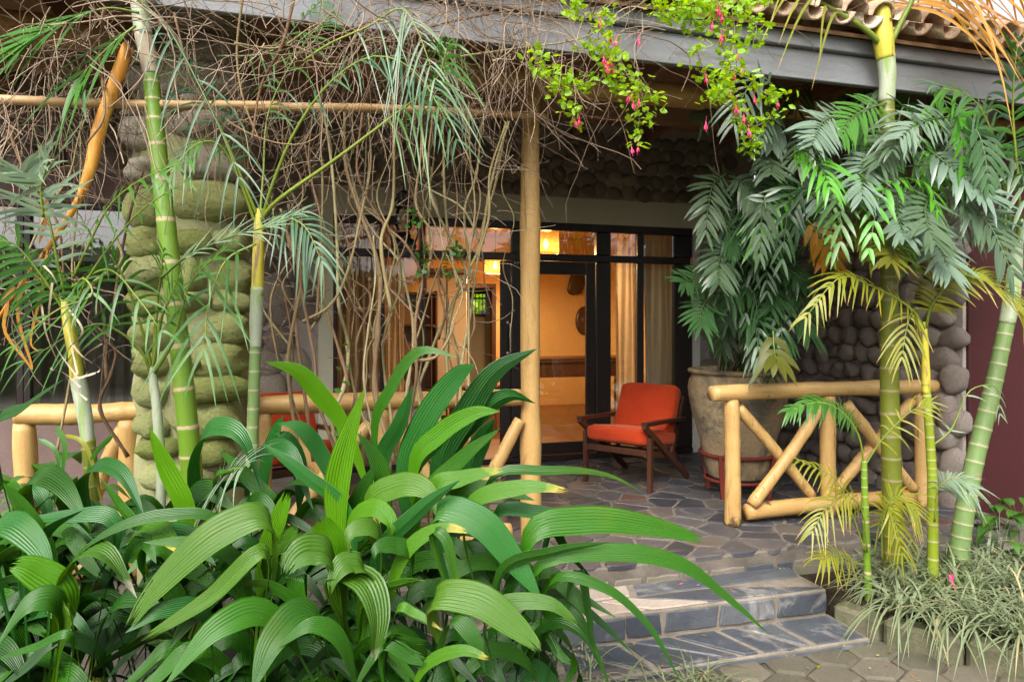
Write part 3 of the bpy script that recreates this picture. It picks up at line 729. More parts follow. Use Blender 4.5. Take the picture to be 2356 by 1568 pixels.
def lay(parent, x0, x1, z0, z1, meshes, sz):
    z = z0 + sz; row = 0
    while z < z1:
        x = x0 + sz + (sz if row % 2 else 0)
        while x < x1 - sz * 0.5:
            s = sz * R.uniform(0.85, 1.12); el = R.uniform(0.95, 1.22)
            inst('stone', R.choice(meshes), parent, (x + R.uniform(-.012, .012), YD - R.uniform(-.012, .012), z + R.uniform(-.015, .015)), (0, R.uniform(-.4, .4), 0), (s * el, R.uniform(.04, .06), s / el * 1.06))
            x += s * 2.1
        z += sz * 1.82; row += 1
lay(hw1, 0.0, 4.3, ZL + .01, 3.30, COBS_D, 0.072)
lay(hw1, -2.6, 0.0, ZL + .01, 3.30, COBS_D, 0.10)
lay(hw2, -1.3, xL - .15, 0.05, ZL, COBS_D, 0.115)
lay(hw3, xR + .1, 4.45, 0.05, ZT, COBS_D, 0.10)

# glazed front: black frame
fr = hbox('door_frame', xL, xR, YD - .02, YD + .07, ZT - .075, ZT, FRAME, 0.006)
Y0, Y1 = YD - .012, YD + .06
def xs(v): return XY(v, YD)
ZB = 1.955; ZBT = 2.025
hbox('transom_bar', xs(767) + .05, xs(1588), Y0, Y1, ZB, ZBT, FRAME, 0.006)
hbox('door_sill', xL, xR, YD - .03, YD + .07, 0.001, 0.05, FRAME, 0.006)
for a, c in ((767, 776), (874, 884), (966, 978), (1177, 1199), (1372, 1405), (1466, 1481), (1551, 1592)):
    for z0, z1 in ((0.052, ZB - .002), (ZBT + .002, ZT - .077)):
        hbox('mullion', xs(a), xs(c), Y0 + .003, Y1 - .003, z0, z1, FRAME, 0.006)
for a, c in ((767, 776), ):
    pass
panes = [(776, 874), (884, 966), (978, 1177), (1199, 1372), (1405, 1466), (1481, 1551)]
for i, (a, c) in enumerate(panes):
    hbox('transom_pane', xs(a) + .002, xs(c) - .002, YD + .02, YD + .026, ZBT + .002, ZT - .077, GLASS)
    if i not in (2, 3):
        hbox('pane', xs(a) + .002, xs(c) - .002, YD + .02, YD + .026, 0.052, ZB - .002, GLASS)
# right door leaf (closed) and left door leaf stile with pull handle
d1 = thing('glazed_door', 'closed black framed glass door behind the log post', 'door', (xs(1290), YD + .03, 0.05))
def dbox(name, x0, x1, z0, z1, mat, yo=0, b=0.004, dd=d1):
    V, Fc = box(x0, x1, YD + .012 + yo, YD + .05 + yo, z0, z1, b); return part(name, V, Fc, mat, dd, smooth=False)
dbox('stile', xs(1200), xs(1216), .055, ZB - .006, FRAME); dbox('stile', xs(1350), xs(1371), .055, ZB - .006, FRAME)
dbox('top_rail', xs(1216) + .002, xs(1350) - .002, ZB - .13, ZB - .006, FRAME); dbox('bottom_rail', xs(1216) + .002, xs(1350) - .002, .055, .17, FRAME)
V, Fc = box(xs(1216) + .002, xs(1350) - .002, YD + .028, YD + .034, .172, ZB - .132); part('pane', V, Fc, GLASS, d1, smooth=False)
# the open leaf, swung inwards
ox = xs(1166)
d2 = thing('open_door_leaf', 'edge of the opened black timber door with a steel pull handle', 'door', (ox, YD + .07, 0.05))
V, Fc = box(xs(1153), xs(1176), YD + .012, YD + .055, .055, ZB - .006, 0.004); part('stile', V, Fc, FRAME, d2, smooth=False)
hx = xs(1172); 
hz0, hz1 = WY(1175, 812, YD)[2], WY(1175, 742, YD)[2]
mb = MB()
V, Fc, uv = tube(spline([(hx, YD + .012, hz0), (hx, YD - .03, hz0 + .005), (hx, YD - .045, hz0 + .03), (hx, YD - .045, hz1 - .03), (hx, YD - .03, hz1 - .005), (hx, YD + .012, hz1)], 28), 0.011, 10); mb.add(V, Fc, uv)
hd = mb.build('pull_handle', STEEL, d2)
for hz in (hz0, hz1):
    V, Fc, uv = tube([(hx, YD + .011, hz), (hx, YD + .004, hz)], 0.027, 16); part('rose', V, Fc, STEEL, hd)
# room sign on the frame
sg = thing('room_sign', 'small dark room plate reading RM on the door frame', 'sign', (xs(1188), YD - .02, ZB))
V, Fc = box(xs(1180), xs(1200), YD - .020, YD - .010, ZB - .058, ZB - .004, 0.002); part('plate', V, Fc, PLATE, sg, smooth=False)
cu = bpy.data.curves.new('lettering', 'FONT'); cu.body = 'RM'; cu.size = 0.052; cu.extrude = 0.0012; cu.align_x = 'CENTER'; cu.align_y = 'CENTER'
tmp = bpy.data.objects.new('lettering_source', cu); COL.objects.link(tmp); bpy.context.view_layer.update()
lme = bpy.data.meshes.new_from_object(tmp.evaluated_get(bpy.context.evaluated_depsgraph_get())); bpy.data.objects.remove(tmp)
lme.materials.clear(); lme.materials.append(LETTER)
to = bpy.data.objects.new('lettering', lme); link(to, sg)
to.location = Vector(A((xs(1189), YD - .0215, ZB - .031)) - ROOT[sg.name]); to.rotation_euler = (math.pi / 2, 0, 0)

# left windows
wz0 = 0.602
for a, c in ((-3.12, -2.28), (-2.28, -1.322)):
    for z0, z1 in ((wz0, 1.90), (1.90, ZT)):
        wf = None
        V, Fc = box(a, c, YD - .012, YD + .05, z0, z0 + .05, 0.005); wf = part('window', V, Fc, FRAME, house, smooth=False)
        for bx in ((a, a + .05, z0 + .052, z1 - .052), (c - .05, c, z0 + .052, z1 - .052)):
            V, Fc = box(bx[0], bx[1], YD - .012, YD + .05, bx[2], bx[3], 0.005); part('window_stile', V, Fc, FRAME, wf, smooth=False)
        V, Fc = box(a, c, YD - .012, YD + .05, z1 - .05, z1 - .002, 0.005); part('window_head', V, Fc, FRAME, wf, smooth=False)
        V, Fc = box(a + .05, c - .05, YD + .02, YD + .026, z0 + .05, z1 - .05); part('pane', V, Fc, GLASS, wf, smooth=False)

# interior shell
xi0, xi1, yi0, yi1, zc = -0.35, 4.42, YD + .152, 10.6, 2.72
hbox('interior_floor', xi0, xi1, YD + .075, yi1 + 2.2, -0.10, 0.004, WOOD_MD)
hbox('interior_ceiling', xi0 - .1, xi1 + .1, yi0 - .002, yi1 + 2.3, zc, zc + .1, OCHRE)
hbox('interior_left_wall', xi0 - .1, xi0, yi0, yi1, 0, zc - .002, OCHRE)
hbox('interior_right_wall', xi1, xi1 + .1, yi0, yi1, 0, zc - .002, OCHRE)
dxa, dxb, dzt = XY(1062, yi1), XY(1131, yi1), 1.90
hbox('interior_back_wall', xi0, dxa - .07, yi1, yi1 + .1, 0, zc - .002, OCHRE)
hbox('interior_back_wall', dxb + .07, xi1, yi1, yi1 + .1, 0, zc - .002, OCHRE)
hbox('interior_back_wall', dxa - .068, dxb + .068, yi1, yi1 + .1, dzt + .07, zc - .002, OCHRE)
for a, c, z0, z1 in ((dxa - .068, dxa, 0.005, dzt), (dxb, dxb + .068, 0.005, dzt), (dxa - .068, dxb + .068, dzt + .001, dzt + .069)):
    hbox('inner_door_frame', a, c, yi1 - .03, yi1 + .11, z0, z1, WOOD_DK, 0.006)
hbox('ceiling_beam', xi0, xi1, 8.15, 8.35, zc - .20, zc - .001, OCHRE, 0.004)
hbox('picture_rail', xi0, xi1, yi1 - .05, yi1 - .001, 2.33, 2.40, WOOD_DK, 0.004)
# back room with a small barred window
yb = 12.7
wx0, wx1 = XY(1086, yb), XY(1128, yb); wz1, wz2 = WY(1107, 722, yb)[2], WY(1107, 676, yb)[2]
hbox('back_room_wall', xi0, wx0, yb, yb + .1, 0, zc - .002, CREAM); hbox('back_room_wall', wx1, xi1, yb, yb + .1, 0, zc - .002, CREAM)
hbox('back_room_wall', wx0 + .001, wx1 - .001, yb, yb + .1, 0, wz1, CREAM); hbox('back_room_wall', wx0 + .001, wx1 - .001, yb, yb + .1, wz2, zc - .002, CREAM)
hbox('back_room_side_wall', XY(1040, 11.6), XY(1040, 11.6) + .08, yi1 + .102, yb - .002, 0, zc - .002, CREAM)
hbox('back_room_side_wall', XY(1150, 11.6), XY(1150, 11.6) + .08, yi1 + .102, yb - .002, 0, zc - .002, CREAM)
bw = hbox('back_window', wx0 - .04, wx1 + .04, yb - .04, yb - .002, wz1 - .05, wz1, WOOD_DK, 0.004)
for bx in ((wx0 - .04, wx1 + .04, wz2, wz2 + .05), (wx0 - .04, wx0, wz1 + .001, wz2 - .001), (wx1, wx1 + .04, wz1 + .001, wz2 - .001), (wx0 + .001, wx1 - .001, wz2 - .10, wz2 - .07)):
    hbox('window_bar', bx[0], bx[1], yb - .038, yb - .003, bx[2], bx[3], WOOD_DK, 0.0, bw)
for k in range(1, 5):
    x = wx0 + (wx1 - wx0) * k / 5
    V, Fc, uv = tube([(x, yb + .03, wz1), (x, yb + .03, wz2)], 0.008, 6); part('bar', V, Fc, BLACKMETAL, bw)
# room behind the left windows
hbox('left_room_wall', -3.4, xi0 - .102, 8.0, 8.1, 0, zc - .002, CREAM); hbox('left_room_floor', -3.4, xi0 - .102, YD + .152, 7.998, -.1, 0.004, WOOD_MD)
hbox('left_room_ceiling', -3.4, xi0 - .102, YD + .15, 8.1, zc, zc + .1, CREAM); hbox('left_room_side', -3.5, -3.402, YD + .15, 8.1, 0, zc, CREAM)

# curtains
def curtain(x0, x1, Y, z0, z1, mat, label, amp=0.03, waves=5):
    n = max(24, int((x1 - x0) * 90)); V, Fc = [], []
    ph = R.uniform(0, 6)
    for k, z in enumerate(np.linspace(z0, z1, 8)):
        for i in range(n + 1):
            t = i / n
            x = x0 + (x1 - x0) * t
            V.append((x + 0.012 * math.sin(k * .7 + t * 9), Y + amp * math.sin(t * waves * 2 * math.pi + ph + 0.25 * math.sin(k)) * (0.7 + .3 * math.sin(t * 17 + ph)), z))
    for k in range(7):
        for i in range(n):
            a = k * (n + 1) + i
            Fc.append((a, a + 1, a + n + 2, a + n + 1))
    o = part('curtain', V, Fc, mat); tag(o, label, 'curtain')
curtain(XY(1417, YD + .22), XY(1472, YD + .22), YD + .22, 0.03, 2.30, CURT_P, 'warm peach curtain beside the closed glass door', 0.022, 4)
curtain(XY(1482, YD + .16), XY(1556, YD + .16), YD + .16, 0.03, 2.30, CURT_G, 'pale sage curtain in the rightmost window pane', 0.022, 5)
curtain(XY(772, YD + .2), XY(872, YD + .2), YD + .2, 0.03, 2.30, CURT_D, 'grey taupe curtain in the leftmost pane behind the vines', 0.03, 6)
curtain(XY(886, YD + .22), XY(932, YD + .22), YD + .22, 0.03, 2.30, CURT_P, 'narrow peach curtain behind the vines left of the doorway', 0.025, 4)
curtain(-2.25, -1.36, YD + .22, 0.5, 2.34, CURT_D, 'dim taupe curtain in the window left of the pillar', 0.03, 9)

# pendant lamps
def pendant(x, y, z, r, h, label, power):
    t = thing('pendant_lamp', label, 'lamp', (x, y, z), 0, 'lit drum pendant lamps')
    V, Fc = lathe([(r, z), (r, z + h)], 40, x, y); o = part('lamp_shade', V, Fc, SHADE, t)
    for zz in (z, z + h):
        V, Fc, uv = tube([(x + r * math.cos(a), y + r * math.sin(a), zz) for a in np.linspace(0, 2 * math.pi, 41)], 0.005, 6, False); part('shade_ring', V, Fc, WOOD_MD, o)
    V, Fc = lathe([(0.002, z + .06), (0.022, z + .07), (0.032, z + .10), (0.028, z + .125), (0.014, z + .155), (0.012, z + .17)], 20, x, y); part('bulb', V, Fc, BULB, t)
    V, Fc = lathe([(0.016, z + .16), (0.016, z + .21), (0.004, z + .215)], 14, x, y); part('lamp_holder', V, Fc, BLACKMETAL, t)
    V, Fc, uv = tube([(x, y, z + .2), (x, y, zc - .001)], 0.004, 6); part('cord', V, Fc, BLACKMETAL, t)
    for a in range(3):
        ang = a * 2.094; V, Fc, uv = tube([(x, y, z + h - .004), (x + r * math.cos(ang), y + r * math.sin(ang), z + h - .004)], 0.003, 5); part('spoke', V, Fc, BLACKMETAL, t)
    l = bpy.data.lights.new('pendant_light', 'POINT'); l.energy = power; l.color = (1.0, 0.66, 0.34); l.shadow_soft_size = 0.04
    lo = bpy.data.objects.new('pendant_light', l); link(lo, t); lo.location = (0, 0, 0.03)
p1 = W(1256, 583, 7.75); pendant(p1[0], p1[1], p1[2], 0.148, 0.27, 'lit woven drum lamp just right of the log post, bulb showing', 60)
p2 = W(1140, 628, 9.55); pendant(p2[0], p2[1], p2[2], 0.15, 0.27, 'lit woven drum lamp seen through the doorway left of the log post', 60)

# interior things
def wbox(c, name, label, cat, parts, rz=0):
    t = thing(name, label, cat, c, rz)
    for nm, bx, mat in parts:
        V, Fc = box(*bx, 0.006); part(nm, V, Fc, mat, t, smooth=False, local=True)
    return t
dk = W(1330, 900, 9.0)
wbox((dk[0], dk[1], 0), 'desk', 'dark wooden desk inside behind the closed glass door', 'desk',
     [('desk_top', (-.75, .75, -.3, .3, .86, .90), WOOD_DK), ('drawer_front', (-.70, .70, -.27, -.24, .66, .855), WOOD_DK), ('leg', (-.7, -.63, -.27, -.2, 0.006, .655), WOOD_DK), ('leg', (.63, .7, -.27, -.2, 0.006, .655), WOOD_DK), ('leg', (-.7, -.63, .2, .27, 0.006, .855), WOOD_DK), ('leg', (.63, .7, .2, .27, 0.006, .855), WOOD_DK)])
bd = W(1130, 1010, 8.6)
wbox((bd[0], bd[1], 0), 'side_cabinet', 'low brown wooden cabinet inside behind the left railing', 'cabinet',
     [('carcass', (-.5, .5, -.2, .2, 0.008, .55), WOOD_MD), ('cabinet_top', (-.53, .53, -.23, .23, .553, .59), WOOD_MD), ('door', (-.48, -.01, -.215, -.202, .04, .53), WOOD_MD), ('door', (.01, .48, -.215, -.202, .04, .53), WOOD_MD)])
wd = W(1020, HY, 9.6)
wbox((wd[0], wd[1], 0), 'wardrobe', 'tall dark wardrobe inside the open doorway behind the vines', 'wardrobe',
     [('carcass', (-.30, .30, -.25, .25, 0.008, 2.02), WOOD_DK), ('cornice', (-.34, .34, -.29, .29, 2.024, 2.09), WOOD_DK), ('door', (-.28, -.01, -.268, -.252, .08, 1.96), CREAM), ('door', (.01, .28, -.268, -.252, .08, 1.96), CREAM), ('handle', (-.04, -.02, -.285, -.27, .95, 1.15), STEEL), ('handle', (.02, .04, -.285, -.27, .95, 1.15), STEEL)])
bk = W(945, HY, 8.6)
wbox((bk[0], bk[1], 0), 'bookcase', 'open dark bookcase inside left of the doorway', 'bookcase',
     [('side_panel', (-.32, -.29, -.14, .14, 0.008, 1.75), WOOD_DK), ('side_panel', (.29, .32, -.14, .14, 0.008, 1.75), WOOD_DK)] + [('shelf', (-.288, .288, -.14, .13, .1 + .40 * k, .13 + .40 * k), WOOD_DK) for k in range(5)] + [('back_panel', (-.288, .288, .131, .145, 0.05, 1.74), WOOD_MD)])
mk = W(1349, 737, 10.9)
rm = part('round_wall_mask', *(lambda V, Fc: (np.stack([V[:, 0] + XY(1346, yi1 - .04), yi1 - .012 - V[:, 2], V[:, 1] * 1.5 + 1.38], 1), Fc))(*lathe([(0.16, 0), (0.15, .03), (0.11, .045), (0.085, .03), (0.06, .05), (0.001, .06)], 28)), WOOD_DK)
tag(rm, 'dark oval mask on the ochre wall inside the glass door', 'wall mask')
an = inst('wall_carving', stone_mesh(77, WOOD_DK, 3), None, (XY(1328, yi1 - .06), yi1 - .06, 2.03), (0, .4, 0), (.14, .05, .24))
tag(an, 'dark carved trophy high on the ochre wall inside', 'wall carving')

# ------------------------------------------------------------------ roof
roof = hbox('roof', -3.6, 7.5, 3.46, 3.462 + .02, 3.06, 3.10, TIMBER)
slope = math.radians(29)
def RY(u, h=0.0): return (3.30 + u * math.cos(slope) - h * math.sin(slope), 3.075 + u * math.sin(slope) + h * math.cos(slope))
ya, za = RY(-0.02, -.03); ybk, zbk = RY(6.5, -.03); yc2, zc2 = RY(6.5, -.05); yd2, zd2 = RY(-0.02, -.05)
V = A([(x, y, z) for x in (-3.6, 7.5) for y, z in ((ya, za), (ybk, zbk), (yc2, zc2), (yd2, zd2))])
part('roof_deck', V, [(0, 1, 2, 3), (7, 6, 5, 4), (0, 4, 5, 1), (1, 5, 6, 2), (2, 6, 7, 3), (3, 7, 4, 0)], TIMBER, roof, smooth=False)
def tile_mesh(r0, r1, L, up):
    V, Fc = [], []; n = 9; th = 0.014
    for k in range(4):
        t = k / 3; rr = r0 + (r1 - r0) * t
        for layer in (0, 1):
            for i in range(n):
                a = math.pi * i / (n - 1)
                q = rr - layer * th
                zz = math.sin(a) * q * up
                V.append((math.cos(a) * q, L * t, zz + 0.003 * mnoise.noise(Vector((i * .7, k * 1.3, layer + r0 * 90)))))
    W2 = 2 * n
    for k in range(3):
        for i in range(n - 1):
            a = k * W2 + i
            Fc.append((a, a + 1, a + 1 + W2, a + W2)); Fc.append((a + n, a + n + W2, a + n + 1 + W2, a + n + 1))
        for e in (0, n - 1):
            a = k * W2 + e; Fc.append((a, a + W2, a + n + W2, a + n))
    for k in (0, 3):
        for i in range(n - 1):
            a = k * W2 + i; Fc.append((a, a + n, a + n + 1, a + 1))
    me = mesh('roof_tile', V, Fc, TILE); return me
TC = [tile_mesh(.078 + .004 * k, .064, .42, 1) for k in range(3)]; TP = [tile_mesh(.070 + .004 * k, .082, .42, -1) for k in range(3)]
pitch = 0.19
for rowi in range(5):
    x = -1.7 if rowi == 0 else 1.6
    while x < 5.6:
        u = rowi * 0.36 - 0.06
        y, z = RY(u + R.uniform(-.015, .015), 0.075 + rowi * 0.003 + R.uniform(-.006, .006))
        inst('roof_tile', R.choice(TP), roof, (x, y, z), (slope - .02, R.uniform(-.05, .05), R.uniform(-.03, .03)))
        y, z = RY(u + 0.03 + R.uniform(-.02, .02), 0.082 + rowi * 0.003 + R.uniform(-.006, .006))
        inst('roof_tile', R.choice(TC), roof, (x + pitch / 2, y, z), (slope - .02, R.uniform(-.06, .06), R.uniform(-.04, .04)))
        x += pitch + R.uniform(-.006, .006)
hbox('fascia_board', -3.6, 2.28, 3.38, 3.42, 2.775, 2.945, FASCIA, 0.004); hbox('fascia_board', 2.284, 7.5, 3.38, 3.42, 2.775, 2.945, FASCIA, 0.004)
hbox('fascia_trim', -3.6, 7.5, 3.345, 3.40, 2.950, 3.035, FASCIA, 0.005)
hbox('fascia_groove', -3.6, 7.5, 3.405, 3.43, 2.93, 2.96, TIMBER)
for k in range(24):
    y0 = 3.47 + k * .12
    hbox('ceiling_board', -3.6, 7.5, y0, y0 + .114, 3.34 + R.uniform(0, .004), 3.36, TIMBER, 0.003)
for k in range(13):
    x = -3.2 + k * .8
    hbox('rafter', x, x + .07, 3.44, 6.34, 3.20, 3.338, TIMBER, 0.005)
hbox('purlin', -3.6, 7.5, 5.15, 5.27, 3.03, 3.198, TIMBER, 0.008)
hbox('eaves_soffit', -3.6, 7.5, 3.425, 3.47, 2.95, 3.338, TIMBER)

def logtube(p0, p1, r0, r1, seed, sides=16, n=22, bow=0.01, kn=3):
    rr = random.Random(seed)
    S = spline([A(p0), (A(p0) + A(p1)) / 2 + A((rr.uniform(-bow, bow), rr.uniform(-bow, bow), rr.uniform(-bow, bow))), A(p1)], n)
    t = np.linspace(0, 1, n)
    r = r0 + (r1 - r0) * t + 0.025 * r0 * np.sin(t * 9 + seed) + 0.02 * r0 * np.sin(t * 23 + seed * 2)
    for k in range(kn):
        c = rr.random(); r = r + r0 * 0.07 * np.exp(-((t - c) / 0.03) ** 2)
    r[0] *= 0.93; r[-1] *= 0.93
    V, Fc, uv = tube(S, r, sides)
    # sagittal ridges so the section is not a perfect circle
    C = np.repeat(S, sides, 0); a = np.tile(np.arange(sides) / sides * 2 * math.pi, n)
    V = C + (V - C) * (1 + 0.03 * np.sin(2 * a + seed) + 0.02 * np.sin(3 * a + seed * 3))[:, None]
    return V, Fc, uv
def log(name, p0, p1, r0, r1, seed, parent, mat=None, **k):
    V, Fc, uv = logtube(p0, p1, r0, r1, seed, **k)
    d = A(p1, float) - A(p0, float)
    if mat is None: mat = LOG if abs(d[2]) > abs(d[0]) else LOGX
    return part(name, V, Fc, mat, parent, uv)
bm_ = log('beam', (-3.5, 4.05, 2.86), (7.0, 4.05, 2.84), .085, .08, 5, house, LOGX, n=60)
pst = part('log_post', *logtube((1.272, 4.06, -0.02), (1.265, 4.05, 2.80), .064, .056, 8, n=60, kn=6, bow=.006)[:2], LOG)
tag(pst, 'tall peeled log post in front of the doorway', 'post')

# railings
def railing(label, group, xa, xb, posts, braces, top, seed, bottom=True):
    t = thing('log_railing', label, 'railing', ((xa + xb) / 2, 4.0, 0), 0, group)
    log('top_rail', (xa, 3.99, top), (xb, 4.0, top), .056, .05, seed, t, n=40)
    for k, x in enumerate(posts): log('post', (x, 4.0, -0.02), (x - .01, 4.0, top - .045), .056, .05, seed + k + 1, t, LOGPOST)
    if bottom:
        for k, (a, c) in enumerate(bottom): log('bottom_rail', (a, 4.0, .075), (c, 4.0, .085), .055, .05, seed + 20 + k, t)
    for k, (a, z0, c, z1, yo) in enumerate(braces): log('brace', (a, 4.0 + yo, z0), (c, 4.0 + yo, z1), .041, .037, seed + 40 + k, t, LOG)
    return t
def RX(v): return XY(v, 4.0)
railing('right log railing with two crossed braces in front of the clay pot', 'log porch railings', RX(1634), RX(2150), [RX(1686), RX(1908), RX(2122)],
        [(RX(1722), .13, RX(1888), .80, -.035), (RX(1703), .78, RX(1875), .14, .03), (RX(1925), .16, RX(2105), .78, .025), (RX(1940), .78, RX(2095), .14, -.03)], .882, 100, [(RX(1716), RX(2100))])
railing('log railing left of the post with a slanting brace, half hidden by leaves', 'log porch railings', RX(588), RX(1200), [RX(610), RX(880)],
        [(RX(1075), .18, RX(1196), .76, 0), (RX(905), .78, RX(1060), .14, .02), (RX(635), .16, RX(850), .78, -.03), (RX(640), .78, RX(855), .14, .03)], .895, 200, [(RX(635), RX(860)), (RX(905), RX(1175))])
railing('leftmost log railing ending at the boulder pillar', 'log porch railings', RX(40), RX(330), [RX(300), RX(60)], [(RX(205), .40, RX(283), .80, 0), (RX(90), .16, RX(200), .42, 0)], .888, 300, [(RX(80), RX(280))])

# bamboo cross poles
for pts, r, lab in (([WY(-40, 228, 3.25), WY(300, 240, 3.3), WY(640, 242, 3.4)], .020, 'tan bamboo pole crossing in front of the boulder pillar'), ([WY(560, 246, 3.38), WY(900, 250, 3.5), WY(1256, 268, 3.93)], .021, 'tan bamboo pole tied to the top of the log post')):
    S = spline(pts, 46); rr = np.full(46, r) * np.linspace(1, .92, 46)
    rr[::9] *= 1.14
    V, Fc, uv = tube(S, rr, 12); o = part('bamboo_pole', V, Fc, BAMBOO, None, uv); tag(o, lab, 'pole', 'bamboo poles under the eave')

# ------------------------------------------------------------------ clay pot on iron stand
PC = A((3.19, 4.72, 0.0))
pot = thing('clay_pot', 'huge weathered clay pot behind the right railing', 'pot', (PC[0], PC[1], 0.12))
prof = [(0.0, .14), (.22, .14), (.235, .16), (.26, .30), (.30, .46), (.345, .62), (.372, .76), (.378, .84), (.368, .90), (.35, .935), (.352, .95), (.375, .955), (.382, .97), (.376, .985), (.35, .988), (.325, .975), (.32, .90)]
V, Fc = lathe(prof, 56, PC[0], PC[1])
V = V + 0.006 * A([[mnoise.noise(Vector(v) * 4), mnoise.noise(Vector(v) * 4 + Vector((9, 0, 0))), 0] for v in V])
part('body', V, Fc, CLAY, pot)
V, Fc = lathe([(.001, .90), (.325, .905)], 30, PC[0], PC[1]); part('potting_soil', V, Fc, SOIL, pot)
st = thing('pot_stand', 'red iron stand carrying the huge clay pot', 'stand', (PC[0], PC[1], 0))
V, Fc, uv = tube([(PC[0] + .285 * math.cos(a), PC[1] + .285 * math.sin(a), .325) for a in np.linspace(0, 2 * math.pi, 49)], .015, 8, False); part('ring', V, Fc, IRON, st)
V, Fc, uv = tube([(PC[0] + .25 * math.cos(a), PC[1] + .25 * math.sin(a), .126) for a in np.linspace(0, 2 * math.pi, 49)], .012, 8, False); part('ring', V, Fc, IRON, st)
for k in range(4):
    a = k * math.pi / 2 + .55
    V, Fc, uv = tube([(PC[0] + .295 * math.cos(a), PC[1] + .295 * math.sin(a), .335), (PC[0] + .25 * math.cos(a), PC[1] + .25 * math.sin(a), 0.0)], .022, 4); part('leg', V, Fc, IRON, st, smooth=False)

# ------------------------------------------------------------------ lounge chairs
def cushion(w, d, h, r=0.035):
    """soft box centred on x and y, from z 0 to h"""
    V, Fc = [], []
    nx, ny, nz = 10, 10, 5
    import bmesh
    bm = bmesh.new(); bmesh.ops.create_cube(bm, size=2.0)
    bmesh.ops.subdivide_edges(bm, edges=bm.edges[:], cuts=9, use_grid_fill=True)
    for v in bm.verts:
        p = v.co
        ex = (w / 2, d / 2, h / 2)
        q = Vector([p[i] * ex[i] for i in range(3)])
        c = Vector([max(-ex[i] + r, min(ex[i] - r, q[i])) for i in range(3)])
        dv = q - c
        if dv.length > 1e-6: q = c + dv.normalized() * r
        puff = (1 - p.x ** 2) * (1 - p.y ** 2)
        q.z += 0.014 * puff * (1 if p.z > 0 else -0.3) * abs(p.z)
        q.y += 0.008 * (1 - p.x ** 2) * (1 - p.z ** 2) * p.y
        q += 0.004 * Vector((mnoise.noise(q * 9), mnoise.noise(q * 9 + Vector((5, 0, 0))), mnoise.noise(q * 9 + Vector((0, 7, 0)))))
        v.co = q + Vector((0, 0, h / 2))
    V = A([v.co[:] for v in bm.verts]); bm.verts.index_update()
    Fc = [tuple(v.index for v in f.verts) for f in bm.faces]; bm.free()
    return V, Fc
def bar(p0, p1, w, h, side=(1, 0, 0), taper=1.0):
    p0, p1 = A(p0, float), A(p1, float); T = nrm(p1 - p0); S = A(side, float); S = nrm(S - T * np.dot(S, T)); N = np.cross(T, S)
    V = []
    b = 0.22
    for p, k in ((p0, 1.0), (p1, taper)):
        for u, v in ((-1, -1 + b), (-1, 1 - b), (-1 + b, 1), (1 - b, 1), (1, 1 - b), (1, -1 + b), (1 - b, -1), (-1 + b, -1)):
            V.append(p + S * (u * w / 2 * k) + N * (v * h / 2 * k))
    Fc = [(i, (i + 1) % 8, 8 + (i + 1) % 8, 8 + i) for i in range(8)] + [tuple(range(7, -1, -1)), tuple(range(8, 16))]
    return A(V), Fc
def chair(label, loc, rz):
    t = thing('lounge_chair', label, 'chair', loc, rz, 'orange lounge chairs on the porch')
    for s in (-1, 1):
        x = s * .305
        part('front_leg', *bar((x, .02, 0), (x, .03, .435), .034, .045, (1, 0, 0), 1.15), WOOD_DK, t, smooth=False, local=True)
        part('arm', *bar((x, -.075, .548), (x, .62, .525), .05, .034), WOOD_DK, t, smooth=False, local=True)
        part('rear_leg', *bar((x, -.075, .535), (x, .70, .012), .034, .048), WOOD_DK, t, smooth=False, local=True)
        part('back_post', *bar((s * .265, .46, .20), (s * .265, .70, .70), .032, .045), WOOD_DK, t, smooth=False, local=True)
        part('side_rail', *bar((s * .275, .0, .30), (s * .275, .52, .22), .026, .05), WOOD_DK, t, smooth=False, local=True)
    part('front_rail', *bar((-.29, .01, .305), (.29, .01, .305), .03, .05, (0, 1, 0)), WOOD_DK, t, smooth=False, local=True)
    part('rear_rail', *bar((-.29, .49, .225), (.29, .49, .225), .03, .05, (0, 1, 0)), WOOD_DK, t, smooth=False, local=True)
    for k in range(4):
        f = k / 3; part('back_slat', *bar((-.26, .52 + .16 * f, .34 + .32 * f), (.26, .52 + .16 * f, .34 + .32 * f), .012, .04, (0, 1, 0)), WOOD_DK, t, smooth=False, local=True)
    V, Fc = cushion(.56, .60, .135, .045)
    a = math.radians(-7); V2 = np.stack([V[:, 0], .27 + V[:, 1] * math.cos(a) - V[:, 2] * math.sin(a) * 0 + 0, .325 + V[:, 2] + V[:, 1] * math.sin(a)], 1)
    part('seat_cushion', V2, Fc, VELVET, t, local=True)
    V, Fc = cushion(.56, .44, .135, .05)
    a = math.radians(66)
    Y = V[:, 1] + .22; Z = V[:, 2]
    part('back_cushion', np.stack([V[:, 0], .445 + Y * math.cos(a) - Z * math.sin(a) + .06, .395 + Y * math.sin(a) + Z * math.cos(a) - .03], 1), Fc, VELVET, t, local=True)
    return t
chair('orange velvet lounge chair with dark wood arms beside the clay pot', (2.346, 5.17, 0), math.radians(-55.5))
rc = WY(760, 960, 5.2)
chair('red orange lounge chair mostly hidden behind the vines and left railing', (rc[0] - .15, 5.05, 0), math.radians(25))

